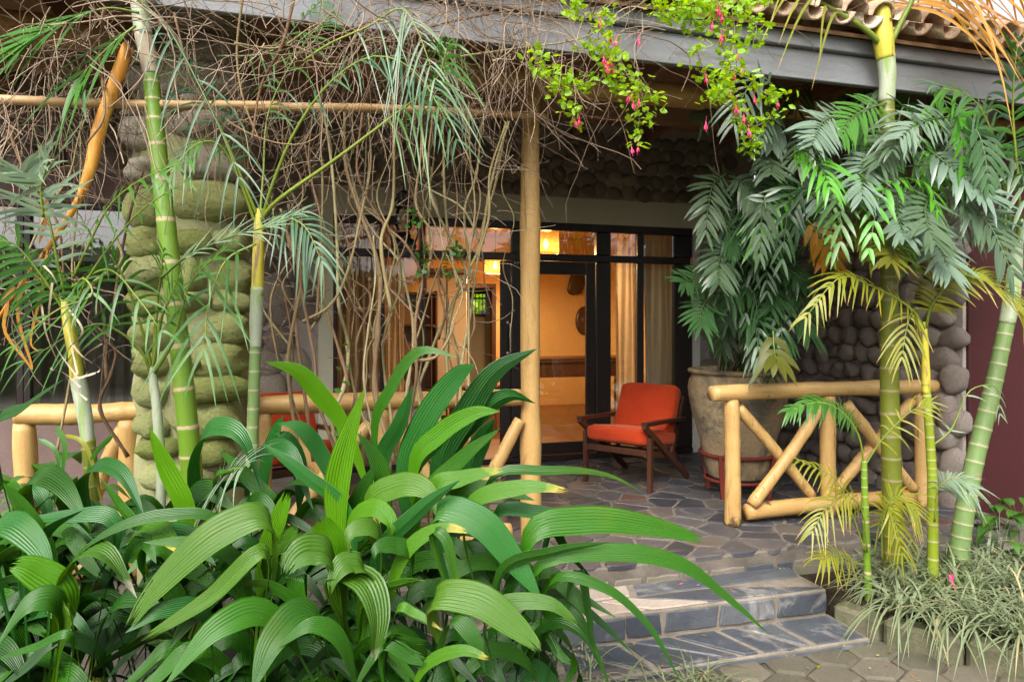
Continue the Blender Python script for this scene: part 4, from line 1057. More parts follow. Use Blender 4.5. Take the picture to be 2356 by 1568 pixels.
# ------------------------------------------------------------------ hanging lantern
lp = WY(929, 520, 5.6)
lx, ly = lp[0], lp[1]
lz = WY(929, 573, 5.6)[2]
lan = thing('hanging_lantern', 'black hurricane style lantern hanging behind the vines', 'lantern', (lx, ly, lz))
V, Fc = lathe([(.0, lz), (.10, lz), (.105, lz + .02), (.10, lz + .07), (.06, lz + .09), (.055, lz + .13), (.03, lz + .14)], 24, lx, ly); part('tank', V, Fc, BLACKMETAL, lan)
V, Fc = lathe([(.045, lz + .13), (.075, lz + .20), (.07, lz + .28), (.05, lz + .34)], 24, lx, ly); part('glass_globe', V, Fc, GLASS, lan)
V, Fc = lathe([(.012, lz + .16), (.028, lz + .20), (.03, lz + .24), (.014, lz + .30)], 16, lx, ly); part('bulb', V, Fc, mat_plain('amber_bulb', (0.5, 0.32, 0.1, 1), 0.2), lan)
V, Fc = lathe([(.07, lz + .335), (.075, lz + .35), (.05, lz + .38), (.05, lz + .43), (.065, lz + .44), (.02, lz + .48), (.0, lz + .485)], 24, lx, ly); part('chimney', V, Fc, BLACKMETAL, lan)
for s in (-1, 1):
    V, Fc, uv = tube(spline([(lx + s * .09, ly, lz + .05), (lx + s * .115, ly, lz + .15), (lx + s * .11, ly, lz + .32), (lx + s * .05, ly, lz + .42)], 20), .009, 8); part('side_tube', V, Fc, BLACKMETAL, lan)
V, Fc, uv = tube([(lx, ly, lz + .48), (lx, ly, 3.338)], .004, 5); part('chain', V, Fc, BLACKMETAL, lan)

# ------------------------------------------------------------------ foliage builders
def blade_mesh(P, wmax, prof, s0, n=16, cols=9, pleat=0.0, fold=0.15, cut=1.0, jag=0.0, rng=R, twist=0.0, start=0.0, wave=0.0):
    """a leaf blade along the points P; prof(t) gives the half width; s0 is the direction of the blade's width"""
    S = spline(P, 40); T = tang(S)
    side = s0 - T * np.sum(T * s0, axis=1, keepdims=True); side = nrm(side)
    N = np.cross(side, T)
    if twist:
        a = np.linspace(0, twist, 40)[:, None]; side, N = side * np.cos(a) + N * np.sin(a), N * np.cos(a) - side * np.sin(a)
    if np.mean(N[:, 2]) < 0: N = -N
    us = np.linspace(-1, 1, cols)
    V = np.empty((n, cols, 3)); UV = np.empty((n, cols, 2))
    t40 = np.linspace(0, 1, 40)
    walk = 0.0
    for j, u in enumerate(us):
        walk = walk * 0.5 + rng.uniform(-1, 1)
        tm = min(1.0, cut - jag * abs(walk) * 0.7 - (jag * 0.5 if rng.random() < 0.2 else 0)) if cut < 1 else 1.0
        t = start + (tm - start) * np.linspace(0, 1, n)
        C = np.stack([np.interp(t, t40, S[:, k]) for k in range(3)], 1)
        Sd = np.stack([np.interp(t, t40, side[:, k]) for k in range(3)], 1)
        Nn = np.stack([np.interp(t, t40, N[:, k]) for k in range(3)], 1)
        w = prof(t) * wmax
        h = fold * abs(u) * w + (pleat * w * math.cos(math.pi * j / 2) if pleat else 0.0) - 0.10 * w * u * u
        if wave: h = h + wave * w * np.sin(t * 13 + u * 2.2 + wave * 300) + wave * 1.3 * w * u * np.sin(t * 7.5 + wave * 500)
        V[:, j] = C + Sd * (u * w)[:, None] + Nn * h[:, None]
        UV[:, j, 0] = (u + 1) / 2; UV[:, j, 1] = t
    Fc = [(i * cols + j, i * cols + j + 1, (i + 1) * cols + j + 1, (i + 1) * cols + j) for i in range(n - 1) for j in range(cols - 1)]
    return V.reshape(-1, 3), Fc, UV.reshape(-1, 2)
def lanceolate(stalk):
    """half width profile: a narrow stalk for the first part, then a long blade"""
    def f(t):
        u = np.clip((t - stalk) / (1 - stalk), 0, 1)
        b = (u ** 0.60) * ((1 - u) ** 0.95) * 2.05
        return np.maximum(np.minimum(b, 1.0), np.where(t < stalk + 0.05, 0.10, 0.012))
    return f

# ------------------------------------------------------------------ palm grass in the foreground
GZ = -0.30
def root_at(x, d):
    p = W(x, HY, d); p[2] = GZ; return p
clumps = {}
CL = {'a': (835, 2.30, 'big palm grass clump in the centre with pleated drooping leaves'),
      'b': (560, 2.05, 'palm grass clump with the largest pale arching leaf, lower left of centre'),
      'c': (110, 2.15, 'palm grass clump at the left edge with broad overhanging leaves'),
      'd': (1010, 2.55, 'tall palm grass clump with glossy leaves reaching the log post'),
      'e': (1180, 2.15, 'palm grass clump whose long leaves arch over the slate steps'),
      'f': (370, 2.75, 'palm grass clump in front of the boulder pillar with a bright upright leaf'),
      'g': (640, 2.85, 'palm grass clump with dark bluish leaves behind the centre clump'),
      'h': (930, 1.80, 'low dark palm grass clump at the bottom edge')}
for k, (x, d, lab) in CL.items():
    clumps[k] = thing('palm_grass', lab, 'plant', root_at(x, d), 0, 'palm grass clumps in the foreground')
MATS = {'m': LEAF_MID, 'b': LEAF_BLUE, 'y': LEAF_YOUNG, 'p': LEAF_PALE, 't': LEAF_TIP, 'k': LEAF_DARK}
RL0 = random.Random(77)
def pg_leaf(cl, mt, pts, w, d0, d1, roll=None, cut=1.0, jag=0.06, stalkpts=True):
    """a leaf through photo points pts, from depth d0 to d1, w photo pixels wide"""
    t = np.linspace(0, 1, len(pts))
    pts = [(x + RL0.uniform(-5, 5), y + RL0.uniform(-5, 5)) for x, y in pts]
    P = [W(x, y, d0 + (d1 - d0) * k) for (x, y), k in zip(pts, t)]
    vis = sum(np.linalg.norm(P[i + 1] - P[i]) for i in range(len(P) - 1))
    rt = ROOT[clumps[cl].name] + A((R.uniform(-.07, .07), R.uniform(-.07, .07), 0))
    a = A(pts, float)
    t0, t1 = a[1] - a[0], a[-1] - a[-2]
    bend = abs(math.degrees(math.atan2(t0[0] * t1[1] - t0[1] * t1[0], np.dot(t0, t1))))
    if roll is None: roll = min(72, 22 + bend * 0.42)
    ch = nrm(a[-1] - a[0]); rl = math.radians(roll)
    ip = RIGHT * ch[1] + UP * ch[0]          # in-picture perpendicular of the chord
    s0 = ip * math.cos(rl) + FWD * math.sin(rl) * (1 if R.random() < 0.5 else -1)
    if roll > 40: s0 = ip * math.cos(rl) * (1 if ip[2] > 0 else -1) + FWD * math.sin(rl)     # upper face towards the viewer and the sky
    Pf = [rt, rt * 0.45 + P[0] * 0.55 + A((0, 0, .06))] + P
    st = sum(np.linalg.norm(Pf[i + 1] - Pf[i]) for i in range(2))
    stalk = st / (st + vis)
    # spline() steps evenly by control point, so the stalk ends at this parameter
    stalk_t = 2.0 / (len(Pf) - 1) - 0.10
    wm = min(w / F * (d0 + d1) / 2 / 2 * (0.98 + 0.25 * math.sin(rl)), 0.072)
    V, Fc, uv = blade_mesh(Pf, wm, lanceolate(stalk_t), s0, 26, 37 if w >= 40 else 25, 0.040, RL0.uniform(.12, .34), cut, jag, wave=RL0.uniform(.02, .07), twist=RL0.uniform(-.5, .5))
    return part('leaf', V, Fc, MATS[mt], clumps[cl], uv)
LV = [
 ('a', 'y', [(772, 1190), (790, 1050), (842, 893)], 80, 2.3, 2.3, 12), ('f', 'y', [(425, 1200), (372, 1080), (338, 985)], 96, 2.35, 2.3, 10),
 ('d', 'b', [(935, 1100), (985, 960), (1050, 870), (1096, 842)], 105, 2.6, 2.5, 25), ('d', 'b', [(1010, 1080), (1075, 940), (1140, 850), (1232, 806)], 92, 2.6, 2.55, 30),
 ('d', 'b', [(1040, 1060), (1110, 950), (1170, 915), (1228, 932)], 62, 2.65, 2.6, 40), ('d', 'y', [(800, 1010), (735, 905), (680, 850), (613, 828)], 62, 2.6, 2.5, 30),
 ('d', 'm', [(865, 1000), (905, 890), (960, 808), (1060, 822)], 48, 2.7, 2.6, 45), ('d', 'b', [(880, 1090), (915, 970), (948, 886)], 50, 2.6, 2.55),
 ('d', 'y', [(950, 1090), (1015, 1005), (1085, 955), (1152, 946)], 60, 2.4, 2.35, 35), ('g', 'b', [(455, 1140), (478, 1005), (545, 1005), (604, 1135)], 105, 2.6, 2.45, 55),
 ('g', 'b', [(570, 1120), (600, 1042), (665, 1045), (722, 1172)], 66, 2.7, 2.5, 60), ('f', 'b', [(200, 1150), (224, 1072), (280, 1090), (328, 1188)], 62, 2.6, 2.45, 60),
 ('c', 'm', [(60, 1160), (85, 1100), (140, 1120), (208, 1212)], 82, 2.6, 2.4, 55), ('c', 'b', [(262, 1212), (150, 1186), (10, 1208)], 52, 2.3, 2.3, 55),
 ('b', 'm', [(520, 1222), (380, 1186), (230, 1232), (124, 1338)], 50, 2.1, 2.0, 50), ('b', 'p', [(630, 1215), (520, 1212), (360, 1350), (252, 1512)], 125, 1.95, 1.8, 42, .93, .09),
 ('b', 'p', [(612, 1270), (480, 1380), (275, 1505)], 50, 1.9, 1.8, 35, .95, .06), ('b', 'm', [(612, 1282), (457, 1405), (388, 1488)], 55, 1.95, 1.85, 40),
 ('c', 'p', [(145, 1385), (170, 1295), (245, 1278), (312, 1380)], 92, 2.05, 1.95, 55), ('c', 'y', [(146, 1392), (75, 1312), (-5, 1300)], 92, 2.0, 1.95, 35, .92, .08),
 ('c', 'b', [(-30, 1260), (20, 1205), (80, 1255), (124, 1335)], 84, 2.1, 2.0, 50), ('c', 'm', [(134, 1408), (76, 1388), (-10, 1495)], 80, 1.95, 1.85, 55),
 ('c', 'p', [(150, 1440), (166, 1405), (186, 1575)], 56, 1.95, 1.85, 40), ('h', 'm', [(632, 1428), (510, 1440), (380, 1580)], 88, 1.85, 1.7, 50),
 ('h', 'm', [(724, 1425), (640, 1465), (580, 1590)], 98, 1.85, 1.7, 40), ('a', 'p', [(775, 1345), (835, 1340), (868, 1420), (848, 1545)], 104, 2.0, 1.85, 45, .97, .05),
 ('a', 'p', [(880, 1275), (850, 1216), (802, 1230), (815, 1322)], 66, 2.1, 2.0, 60), ('a', 'p', [(845, 1330), (805, 1300), (770, 1330), (760, 1405)], 105, 2.0, 1.9, 45, .9, .10),
 ('a', 'p', [(765, 1310), (715, 1268), (670, 1300), (650, 1372)], 118, 2.0, 1.9, 45, .88, .12), ('a', 'm', [(690, 1330), (685, 1375), (702, 1445)], 72, 2.0, 1.95, 20, .9, .1),
 ('a', 'm', [(950, 1300), (905, 1256), (868, 1268), (866, 1325)], 60, 2.05, 1.95, 60), ('b', 'y', [(608, 1300), (640, 1190), (668, 1108)], 58, 2.1, 2.1, 15, .93, .1),
 ('b', 't', [(612, 1295), (665, 1240), (708, 1198)], 58, 2.1, 2.08, 20, .9, .12), ('a', 'y', [(778, 1300), (745, 1220), (712, 1170)], 84, 2.15, 2.1, 15, .86, .06),
 ('a', 'y', [(795, 1240), (850, 1174), (892, 1200), (886, 1255)], 58, 2.2, 2.1, 60), ('a', 'k', [(790, 1240), (826, 1140), (862, 1065)], 58, 2.35, 2.35), ('a', 'm', [(890, 1160), (866, 1060), (818, 995)], 52, 2.4, 2.4),
 ('d', 'p', [(850, 1190), (915, 1118), (980, 1128), (1012, 1194)], 82, 2.3, 2.2, 55), ('d', 'b', [(945, 1110), (1010, 1020), (1062, 970)], 62, 2.45, 2.4), ('d', 't', [(985, 1140), (1065, 1098), (1180, 1074)], 58, 2.35, 2.3, 45, .95, .04),
 ('e', 't', [(1070, 1190), (1195, 1128), (1338, 1128)], 58, 2.25, 2.2, 45, .95, .05), ('e', 'm', [(1120, 1115), (1270, 1083), (1395, 1095), (1482, 1140)], 40, 2.35, 2.4, 55),
 ('e', 'm', [(1210, 1245), (1340, 1192), (1500, 1208), (1658, 1252)], 78, 2.15, 2.2, 50, .96, .05), ('e', 'm', [(1230, 1320), (1395, 1276), (1560, 1296), (1680, 1380), (1766, 1456)], 54, 2.1, 2.15, 55),
 ('e', 'm', [(1265, 1345), (1390, 1352), (1490, 1440), (1572, 1580)], 48, 2.05, 1.95, 55), ('e', 'b', [(1000, 1190), (1100, 1195), (1190, 1290), (1248, 1385)], 88, 2.15, 2.05, 45),
 ('a', 't', [(888, 1400), (935, 1275), (1010, 1218), (1098, 1228)], 52, 2.05, 2.0, 50, .95, .06), ('e', 'm', [(1000, 1250), (1022, 1232), (1050, 1320), (1056, 1408)], 32, 2.0, 1.95, 30),
 ('e', 'p', [(990, 1400), (1090, 1380), (1190, 1440), (1258, 1515)], 94, 1.9, 1.8, 45, .96, .06), ('h', 'm', [(1035, 1445), (1080, 1455), (1116, 1545)], 56, 1.85, 1.8, 40),
 ('h', 'm', [(885, 1485), (950, 1475), (1012, 1482)], 40, 1.8, 1.8, 40, .9, .12), ('h', 'm', [(885, 1500), (950, 1508), (1014, 1525)], 44, 1.8, 1.8, 40, .9, .12), ('a', 't', [(912, 1415), (960, 1408), (1022, 1450)], 28, 1.95, 1.9, 50),
 ('e', 'k', [(1325, 1310), (1352, 1400), (1366, 1505)], 32, 2.2, 2.15, 20), ('e', 'k', [(1260, 1230), (1310, 1280), (1370, 1350)], 40, 2.25, 2.2, 40), ('c', 'k', [(-10, 1010), (60, 935), (148, 876)], 64, 2.3, 2.25, 40),
 ('c', 'm', [(170, 1470), (80, 1485), (-10, 1515)], 26, 1.85, 1.85, 50), ('f', 'b', [(330, 1260), (420, 1225), (500, 1300)], 70, 2.2, 2.1, 60), ('f', 't', [(320, 1240), (360, 1222), (420, 1280)], 74, 2.2, 2.05, 50),
 ('f', 'm', [(285, 1310), (330, 1240), (360, 1300)], 50, 2.15, 2.05, 50), ('d', 'b', [(760, 1080), (700, 985), (640, 975)], 60, 2.8, 2.75), ('g', 'b', [(610, 1100), (640, 1000), (655, 960)], 56, 2.85, 2.8), ('g', 'b', [(690, 1100), (660, 1010), (625, 1000)], 60, 2.8, 2.8),
 ('d', 'b', [(1080, 1100), (1110, 1010), (1140, 960)], 70, 2.65, 2.6), ('d', 'm', [(1040, 1160), (1130, 1120), (1230, 1150)], 55, 2.45, 2.4, 50), ('e', 'b', [(1140, 1200), (1230, 1180), (1310, 1185)], 52, 2.3, 2.3, 50),
 ('g', 'm', [(520, 1180), (500, 1100), (545, 1080)], 60, 2.5, 2.4), ('f', 'k', [(420, 1190), (470, 1130), (540, 1180)], 70, 2.5, 2.4, 50), ('g', 'k', [(560, 1230), (590, 1160), (650, 1200)], 80, 2.45, 2.35, 50),
]
LV += [('a', 'b', [(800, 1200), (700, 1090), (600, 1015)], 52, 2.3, 2.3), ('g', 'm', [(650, 1200), (560, 1095), (505, 1035)], 46, 2.5, 2.5), ('d', 'm', [(960, 1180), (1060, 1050), (1150, 985)], 50, 2.4, 2.35), ('b', 'm', [(560, 1320), (450, 1255), (325, 1250)], 46, 2.0, 1.95, 40),
 ('c', 'm', [(120, 1300), (60, 1180), (5, 1105)], 50, 2.15, 2.1), ('a', 'b', [(870, 1300), (960, 1180), (1055, 1105)], 50, 2.15, 2.1), ('e', 'm', [(1150, 1330), (1270, 1270), (1405, 1245)], 40, 2.05, 2.1, 40), ('e', 'p', [(1120, 1420), (1250, 1385), (1345, 1455)], 50, 1.95, 1.9, 45, .95, .06),
 ('h', 'm', [(800, 1500), (720, 1440), (635, 1490)], 52, 1.8, 1.75, 45), ('c', 'b', [(60, 1330), (110, 1230), (195, 1175)], 46, 2.1, 2.1), ('f', 'm', [(330, 1250), (270, 1165), (225, 1095)], 46, 2.4, 2.4), ('h', 't', [(960, 1560), (1050, 1500), (1155, 1525)], 46, 1.8, 1.75, 45, .94, .06),
 ('b', 'b', [(480, 1420), (380, 1395), (290, 1455)], 52, 1.9, 1.8, 45), ('a', 't', [(830, 1400), (920, 1340), (1005, 1330)], 42, 2.0, 1.95, 40, .92, .1), ('a', 'm', [(700, 1420), (620, 1350), (545, 1345)], 54, 1.95, 1.9, 40), ('c', 'k', [(250, 1420), (320, 1380), (400, 1420)], 56, 2.0, 1.95, 45)]
for q in LV: pg_leaf(*q)
RL = random.Random(5)
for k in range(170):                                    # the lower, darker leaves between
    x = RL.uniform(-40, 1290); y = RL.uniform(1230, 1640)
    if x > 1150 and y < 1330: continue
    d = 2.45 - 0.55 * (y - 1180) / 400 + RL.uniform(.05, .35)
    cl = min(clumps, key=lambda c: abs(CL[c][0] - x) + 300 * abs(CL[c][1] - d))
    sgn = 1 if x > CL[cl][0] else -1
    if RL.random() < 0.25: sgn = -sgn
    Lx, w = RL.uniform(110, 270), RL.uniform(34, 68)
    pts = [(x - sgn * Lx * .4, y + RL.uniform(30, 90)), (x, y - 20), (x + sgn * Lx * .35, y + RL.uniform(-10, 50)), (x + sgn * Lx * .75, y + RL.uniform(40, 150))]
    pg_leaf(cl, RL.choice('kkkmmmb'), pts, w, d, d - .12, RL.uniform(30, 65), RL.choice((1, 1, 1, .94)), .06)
for k in range(46):                                     # the upper back edge of the mass
    x = RL.uniform(-30, 760); y = RL.uniform(1120, 1290)
    d = RL.uniform(2.5, 2.95)
    cl = RL.choice('cfg') if x < 500 else 'g'
    if x < 250: cl = 'c'
    sgn = RL.choice((-1, 1)); Lx = RL.uniform(60, 150)
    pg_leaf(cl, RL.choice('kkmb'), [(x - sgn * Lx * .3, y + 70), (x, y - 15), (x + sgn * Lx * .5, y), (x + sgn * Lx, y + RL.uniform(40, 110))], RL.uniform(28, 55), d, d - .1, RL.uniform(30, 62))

# ------------------------------------------------------------------ fronds
def leaflet_prof(t): return np.maximum(np.minimum(1.0, np.sin(np.pi * np.clip(t, 0, 1) ** 0.75) * 1.25) ** 0.85, 0.02)
def leaflet_thin(t): return np.maximum(np.minimum(1, (t * 7 + .25)) * (1 - t) ** 0.55, 0.03)
def frond(parent, P, n, L, w, mat, rng, ang=(72, 30), droop=0.35, hint=None, thin=True, rmat=None, t0=0.15, singles=True, rr=(0.006, 0.0018), lift=0.15, Lp=None, tipv=False, bare=None, ragged=0.0, name='frond', alt=None):
    S = spline(P, 40); T = tang(S)
    V, Fc, uv = tube(S[::2], np.linspace(rr[0], rr[1], 20), 6)
    fo = part(name, V, Fc, rmat or RACHIS, parent, uv)
    hint = nrm(UP * 0.75 - FWD * 0.65) if hint is None else nrm(hint)
    mb = MB()
    for i in range(n):
        t = t0 + (1 - t0) * i / (n - 1)
        q = int(round(t * 39)); Tq = T[q]
        N = nrm(hint - Tq * np.dot(hint, Tq)); Sd = np.cross(Tq, N)
        for s in (-1, 1):
            if ragged and rng.random() < ragged: continue
            if bare and rng.random() < bare * (1 - t): continue
            f = (i / (n - 1))
            a = math.radians(ang[0] + (ang[1] - ang[0]) * f + rng.uniform(-6, 6))
            env = (0.55 + 0.45 * math.sin(min(1, f * 1.5 + .15) * math.pi / 1.0 * .5)) * (1 - 0.45 * max(0, f - .55) / .45) if Lp is None else Lp(f)
            ll = L * env * rng.uniform(.88, 1.1)
            D = nrm(Tq * math.cos(a) + Sd * (s * math.sin(a)) + N * lift)
            k = np.linspace(0, 1, 5)[:, None]
            dr = droop * rng.uniform(.7, 1.35)
            Pt = S[q] + D * ll * k - UP * (dr * ll) * k ** 2 + (Tq * rng.gauss(.06, .16) + N * rng.gauss(0, .14)) * ll * k ** 2
            s0 = nrm(np.cross(D, N) * 1.0 + UP * rng.uniform(-.15, .15))
            Vb, Fb, ub = blade_mesh(Pt, w / 2 * (0.75 + .25 * env), leaflet_thin if thin else leaflet_prof, s0, 7, 3, 0.0, 0.25, rng=rng)
            m2 = mat if alt is None or rng.random() > alt[1] else alt[0]
            if singles: part('leaflet', Vb, Fb, m2, fo, ub)
            else: mb.add(Vb, Fb, ub)
    if not singles:
        o = mb.build('leaflets', mat, fo); o['kind'] = 'stuff'
    return fo
def palm_trunk(parent, P, r0, r1, rings, mat, n=90):
    S = spline(P, n); t = np.linspace(0, 1, n)
    ph = t * rings; fr = ph - np.floor(ph)
    r = r0 + (r1 - r0) * t
    r = r * (1 + 0.05 * np.exp(-((np.minimum(fr, 1 - fr)) / 0.07) ** 2) - 0.012 * np.sin(fr * np.pi))
    V, Fc, uv = tube(S, r, 18)
    uv[:, 1] = np.repeat(ph + 0.0, 18)
    return part('trunk', V, Fc, mat, parent, uv)
def shaft(parent, P, rs, mat, name='crownshaft'):
    S = spline(P, 20); V, Fc, uv = tube(S, np.interp(np.linspace(0, 1, 20), np.linspace(0, 1, len(rs)), rs), 14)
    return part(name, V, Fc, mat, parent, uv)
def wp(pts, d0, d1=None):
    d1 = d0 if d1 is None else d1
    return [W(x, y, d0 + (d1 - d0) * k) for (x, y), k in zip(pts, np.linspace(0, 1, len(pts)))]
RF = random.Random(21)

# palm 1: the thick bright green trunk
D1 = 3.0
b1 = W(462, HY, D1 + .1); b1[2] = GZ
pa = thing('palm_tree', 'tallest left palm with thick bright green ringed trunk', 'palm tree', b1, 0, 'slender ringed palms')
palm_trunk(pa, [b1, W(448, 1200, D1 + .06), W(432, 980, D1), W(398, 650, D1), W(362, 330, D1), W(346, 165, D1)], .051, .033, 17.6, TRUNK_G, 150)
shaft(pa, [W(347, 172, D1), W(340, 128, D1), W(330, 80, D1)], [.034, .036, .037], mat_rough('brown_grey_shaft', [(0, (.26, .2, .13)), (1, (.45, .38, .28))], 4, .6, .2, 40, 0, .3, .005, (6, 6, 1)), 'leaf_scar')
shaft(pa, [W(331, 84, D1), W(322, 20, D1), W(312, -90, D1), W(305, -200, D1)], [.037, .036, .037, .03], SHAFT_W)
# its dead orange sheath, snapped and hanging
sp = wp([(294, 108), (262, 200), (228, 300), (207, 390), (175, 470), (118, 560), (60, 640), (-30, 770)], 2.9, 2.75)
S = spline(sp, 40); rr = np.interp(np.linspace(0, 1, 40), [0, .05, .3, .42, .55, .8, 1], [.024, .027, .028, .024, .014, .009, .007])
V, Fc, uv = tube(S, rr, 14)
C = np.repeat(S, 14, 0); ax = nrm(RIGHT * .8 - FWD * .5); dv = V - C; V = C + dv - (dv @ ax)[:, None] * ax * 0.25
for k in range(14): V[k] += A((0, 0, R.uniform(-.02, .03)))
dsh = part('dead_sheath', V, Fc, SHEATH, pa, uv); dsh['label'] = 'snapped orange dead leaf base hanging across the pole'
for pts in ([(108, 575), (98, 660), (70, 780), (90, 810)], [(60, 640), (40, 720), (70, 830), (75, 850)], [(20, 690), (10, 760), (60, 830), (75, 852)], [(90, 560), (110, 480), (100, 440)], [(35, 660), (-10, 700)]):
    V, Fc, uv = blade_mesh(wp(pts, 2.75), .009, leaflet_thin, nrm(RIGHT + UP * .3), 12, 3, 0, .2); part('dead_leaflet', V, Fc, FRONDO, pa, uv)
# fronds overhead of palm 1
frond(pa, wp([(318, 0), (390, 70), (470, 220), (520, 330), (560, 440)], 2.85, 2.75), 12, .22, .012, FRONDB, RF, droop=.8, rmat=RACHIS_D, t0=.12, bare=.25, ragged=.35)
frond(pa, wp([(320, 30), (240, 20), (130, 60), (60, 95)], 2.9, 2.7), 13, .30, .028, FRONDG, RF, ang=(35, 12), droop=.25, rmat=RACHIS, t0=.3, bare=.5)
frond(pa, wp([(312, 60), (260, 100), (200, 160), (185, 190)], 2.9, 2.8), 6, .24, .03, FRONDG, RF, ang=(40, 12), droop=.5, rmat=RACHIS)

# palm 2: slim trunk at the left with a white shaft
D2 = 2.75
b2 = W(228, HY, D2); b2[2] = GZ
pb = thing('palm_tree', 'slim left palm with white waxy shaft and curling dry threads', 'palm tree', b2, 0, 'slender ringed palms')
palm_trunk(pb, [b2, W(222, 1300, D2), W(215, 1160, D2), W(203, 1010, D2)], .034, .026, 10.5, TRUNK_O, 90)
shaft(pb, [W(203, 1020, D2), W(199, 985, D2), W(194, 950, D2), W(183, 890, D2), W(178, 868, D2)], [.025, .026, .028, .030, .027], SHAFT_W)
shaft(pb, [W(178, 880, D2), W(172, 820, D2), W(158, 750, D2), W(148, 690, D2)], [.026, .024, .022, .014], SHAFT_Y)
F2 = [
 ([(170, 700), (215, 620), (270, 545), (330, 480), (420, 420)], 9, .16, .015, FRONDG, .6, .6, RACHIS), ([(168, 640), (205, 560), (255, 470), (330, 410), (430, 370)], 13, .15, .018, FRONDG, .7, .6, RACHIS),
 ([(150, 690), (130, 590), (105, 480), (60, 410), (40, 395), (-30, 400)], 22, .26, .020, FRONDP, .3, .3, RACHIS), ([(150, 700), (90, 640), (10, 590), (-60, 570)], 12, .2, .02, FRONDG, .6, .3, RACHIS),
 ([(150, 720), (100, 640), (30, 560), (-40, 560)], 16, .22, .02, FRONDG, .8, .2, RACHIS), ([(160, 690), (190, 640), (210, 680), (120, 720), (0, 830)], 12, .16, .016, FRONDG, .4, .2, RACHIS),
 ([(165, 660), (250, 620), (320, 690), (370, 760)], 6, .16, .015, FRONDG, .6, .7, RACHIS)]
for pts, n, L, w, m, dr, bare, rm in F2: frond(pb, wp(pts, D2, D2 - .15), n, L, w, m, RF, droop=dr, bare=bare, rmat=rm)
frond(pb, wp([(100, 500), (95, 440), (100, 410), (110, 370)], D2 - .25, D2 - .35), 12, .30, .024, FRONDP, RF, ang=(78, 45), droop=.12, lift=.2, t0=.05)
for pts in ([(178, 860), (140, 690), (125, 640), (100, 610)], [(178, 868), (130, 800), (112, 740), (120, 650)], [(180, 870), (230, 850), (190, 820), (165, 790)], [(150, 700), (190, 760), (160, 800), (150, 830)], [(185, 890), (150, 860), (120, 850), (118, 845)], [(200, 920), (160, 880), (110, 780), (95, 700)], [(180, 870), (200, 860), (195, 820), (235, 790)]):
    V, Fc, uv = blade_mesh(wp(pts, D2 - .05), .004, lambda t: np.full_like(t, 1.0), nrm(RIGHT + UP * .5), 24, 3, 0, .2, twist=2.5); part('dry_thread', V, Fc, mat_plain('dry_thread', (.48, .4, .28, 1), .7), pb, uv)

# palm 3: slim trunk right of the pillar
D3 = 3.1
b3 = W(577, HY, D3); b3[2] = GZ
pc = thing('palm_tree', 'slim palm right of the boulder pillar with long bare yellow green stalks', 'palm tree', b3, 0, 'slender ringed palms')
palm_trunk(pc, [b3, W(580, 1200, D3), W(581, 1010, D3), W(588, 790, D3)], .033, .024, 15.5, TRUNK_P, 110)
shaft(pc, [W(588, 800, D3), W(589, 740, D3), W(592, 660, D3)], [.024, .029, .028], SHAFT_W)
shaft(pc, [W(592, 680, D3), W(594, 600, D3), W(596, 520, D3), W(598, 480, D3)], [.027, .026, .023, .014], SHAFT_Y)
frond(pc, wp([(598, 510), (640, 460), (760, 375), (880, 285), (1000, 188), (1030, 100)], D3, D3 - .3), 16, .30, .014, FRONDG, RF, ang=(60, 35), droop=1.3, t0=.62, rr=(.011, .003))
frond(pc, wp([(600, 520), (625, 430), (680, 300), (760, 190), (860, 130), (960, 170), (1050, 320)], D3, D3 - .35), 26, .20, .014, FRONDB, RF, ang=(70, 40), droop=.55, ragged=.12, t0=.4, rr=(.010, .002))
frond(pc, wp([(594, 500), (560, 420), (510, 300), (460, 200), (400, 90)], D3, D3 - .2), 14, .20, .012, FRONDB, RF, droop=.8, ragged=.3, t0=.35, rr=(.009, .002))
frond(pc, wp([(590, 520), (545, 400), (500, 330), (440, 340), (380, 420)], D3, D3 - .3), 13, .15, .013, FRONDG, RF, droop=.9, ragged=.2, t0=.4, rr=(.008, .002))
frond(pc, wp([(598, 500), (606, 400), (620, 250), (700, 100), (760, 40)], D3, D3 + .1), 16, .2, .013, FRONDG, RF, droop=.7, ragged=.25, t0=.45)
frond(pc, wp([(370, 640), (430, 590), (530, 545), (620, 520), (690, 490)], D3 - .4, D3 - .5), 20, .19, .011, FRONDP, RF, ang=(40, 20), droop=.25, ragged=.15, t0=.2, rmat=RACHIS_D)
frond(pc, wp([(594, 540), (640, 500), (700, 520), (740, 600)], D3, D3 - .1), 14, .22, .016, FRONDB, RF, droop=.7, t0=.2)
frond(pc, wp([(590, 560), (520, 600), (480, 700), (470, 800)], D3 - .1, D3 - .25), 8, .3, .02, FRONDG, RF, droop=.6, t0=.2, bare=.4)
frond(pc, wp([(700, 140), (760, 100), (850, 60), (920, 20), (960, 70), (1000, 180)], D3 - .1, D3 - .3), 18, .30, .010, FRONDP, RF, ang=(65, 40), droop=1.3, ragged=.2, t0=.3, rmat=RACHIS)
frond(pc, wp([(500, 130), (620, 120), (700, 40), (760, -20)], D3 + .1, D3 + .1), 14, .22, .012, FRONDG, RF, droop=.8, ragged=.3, t0=.2, rmat=RACHIS_D)

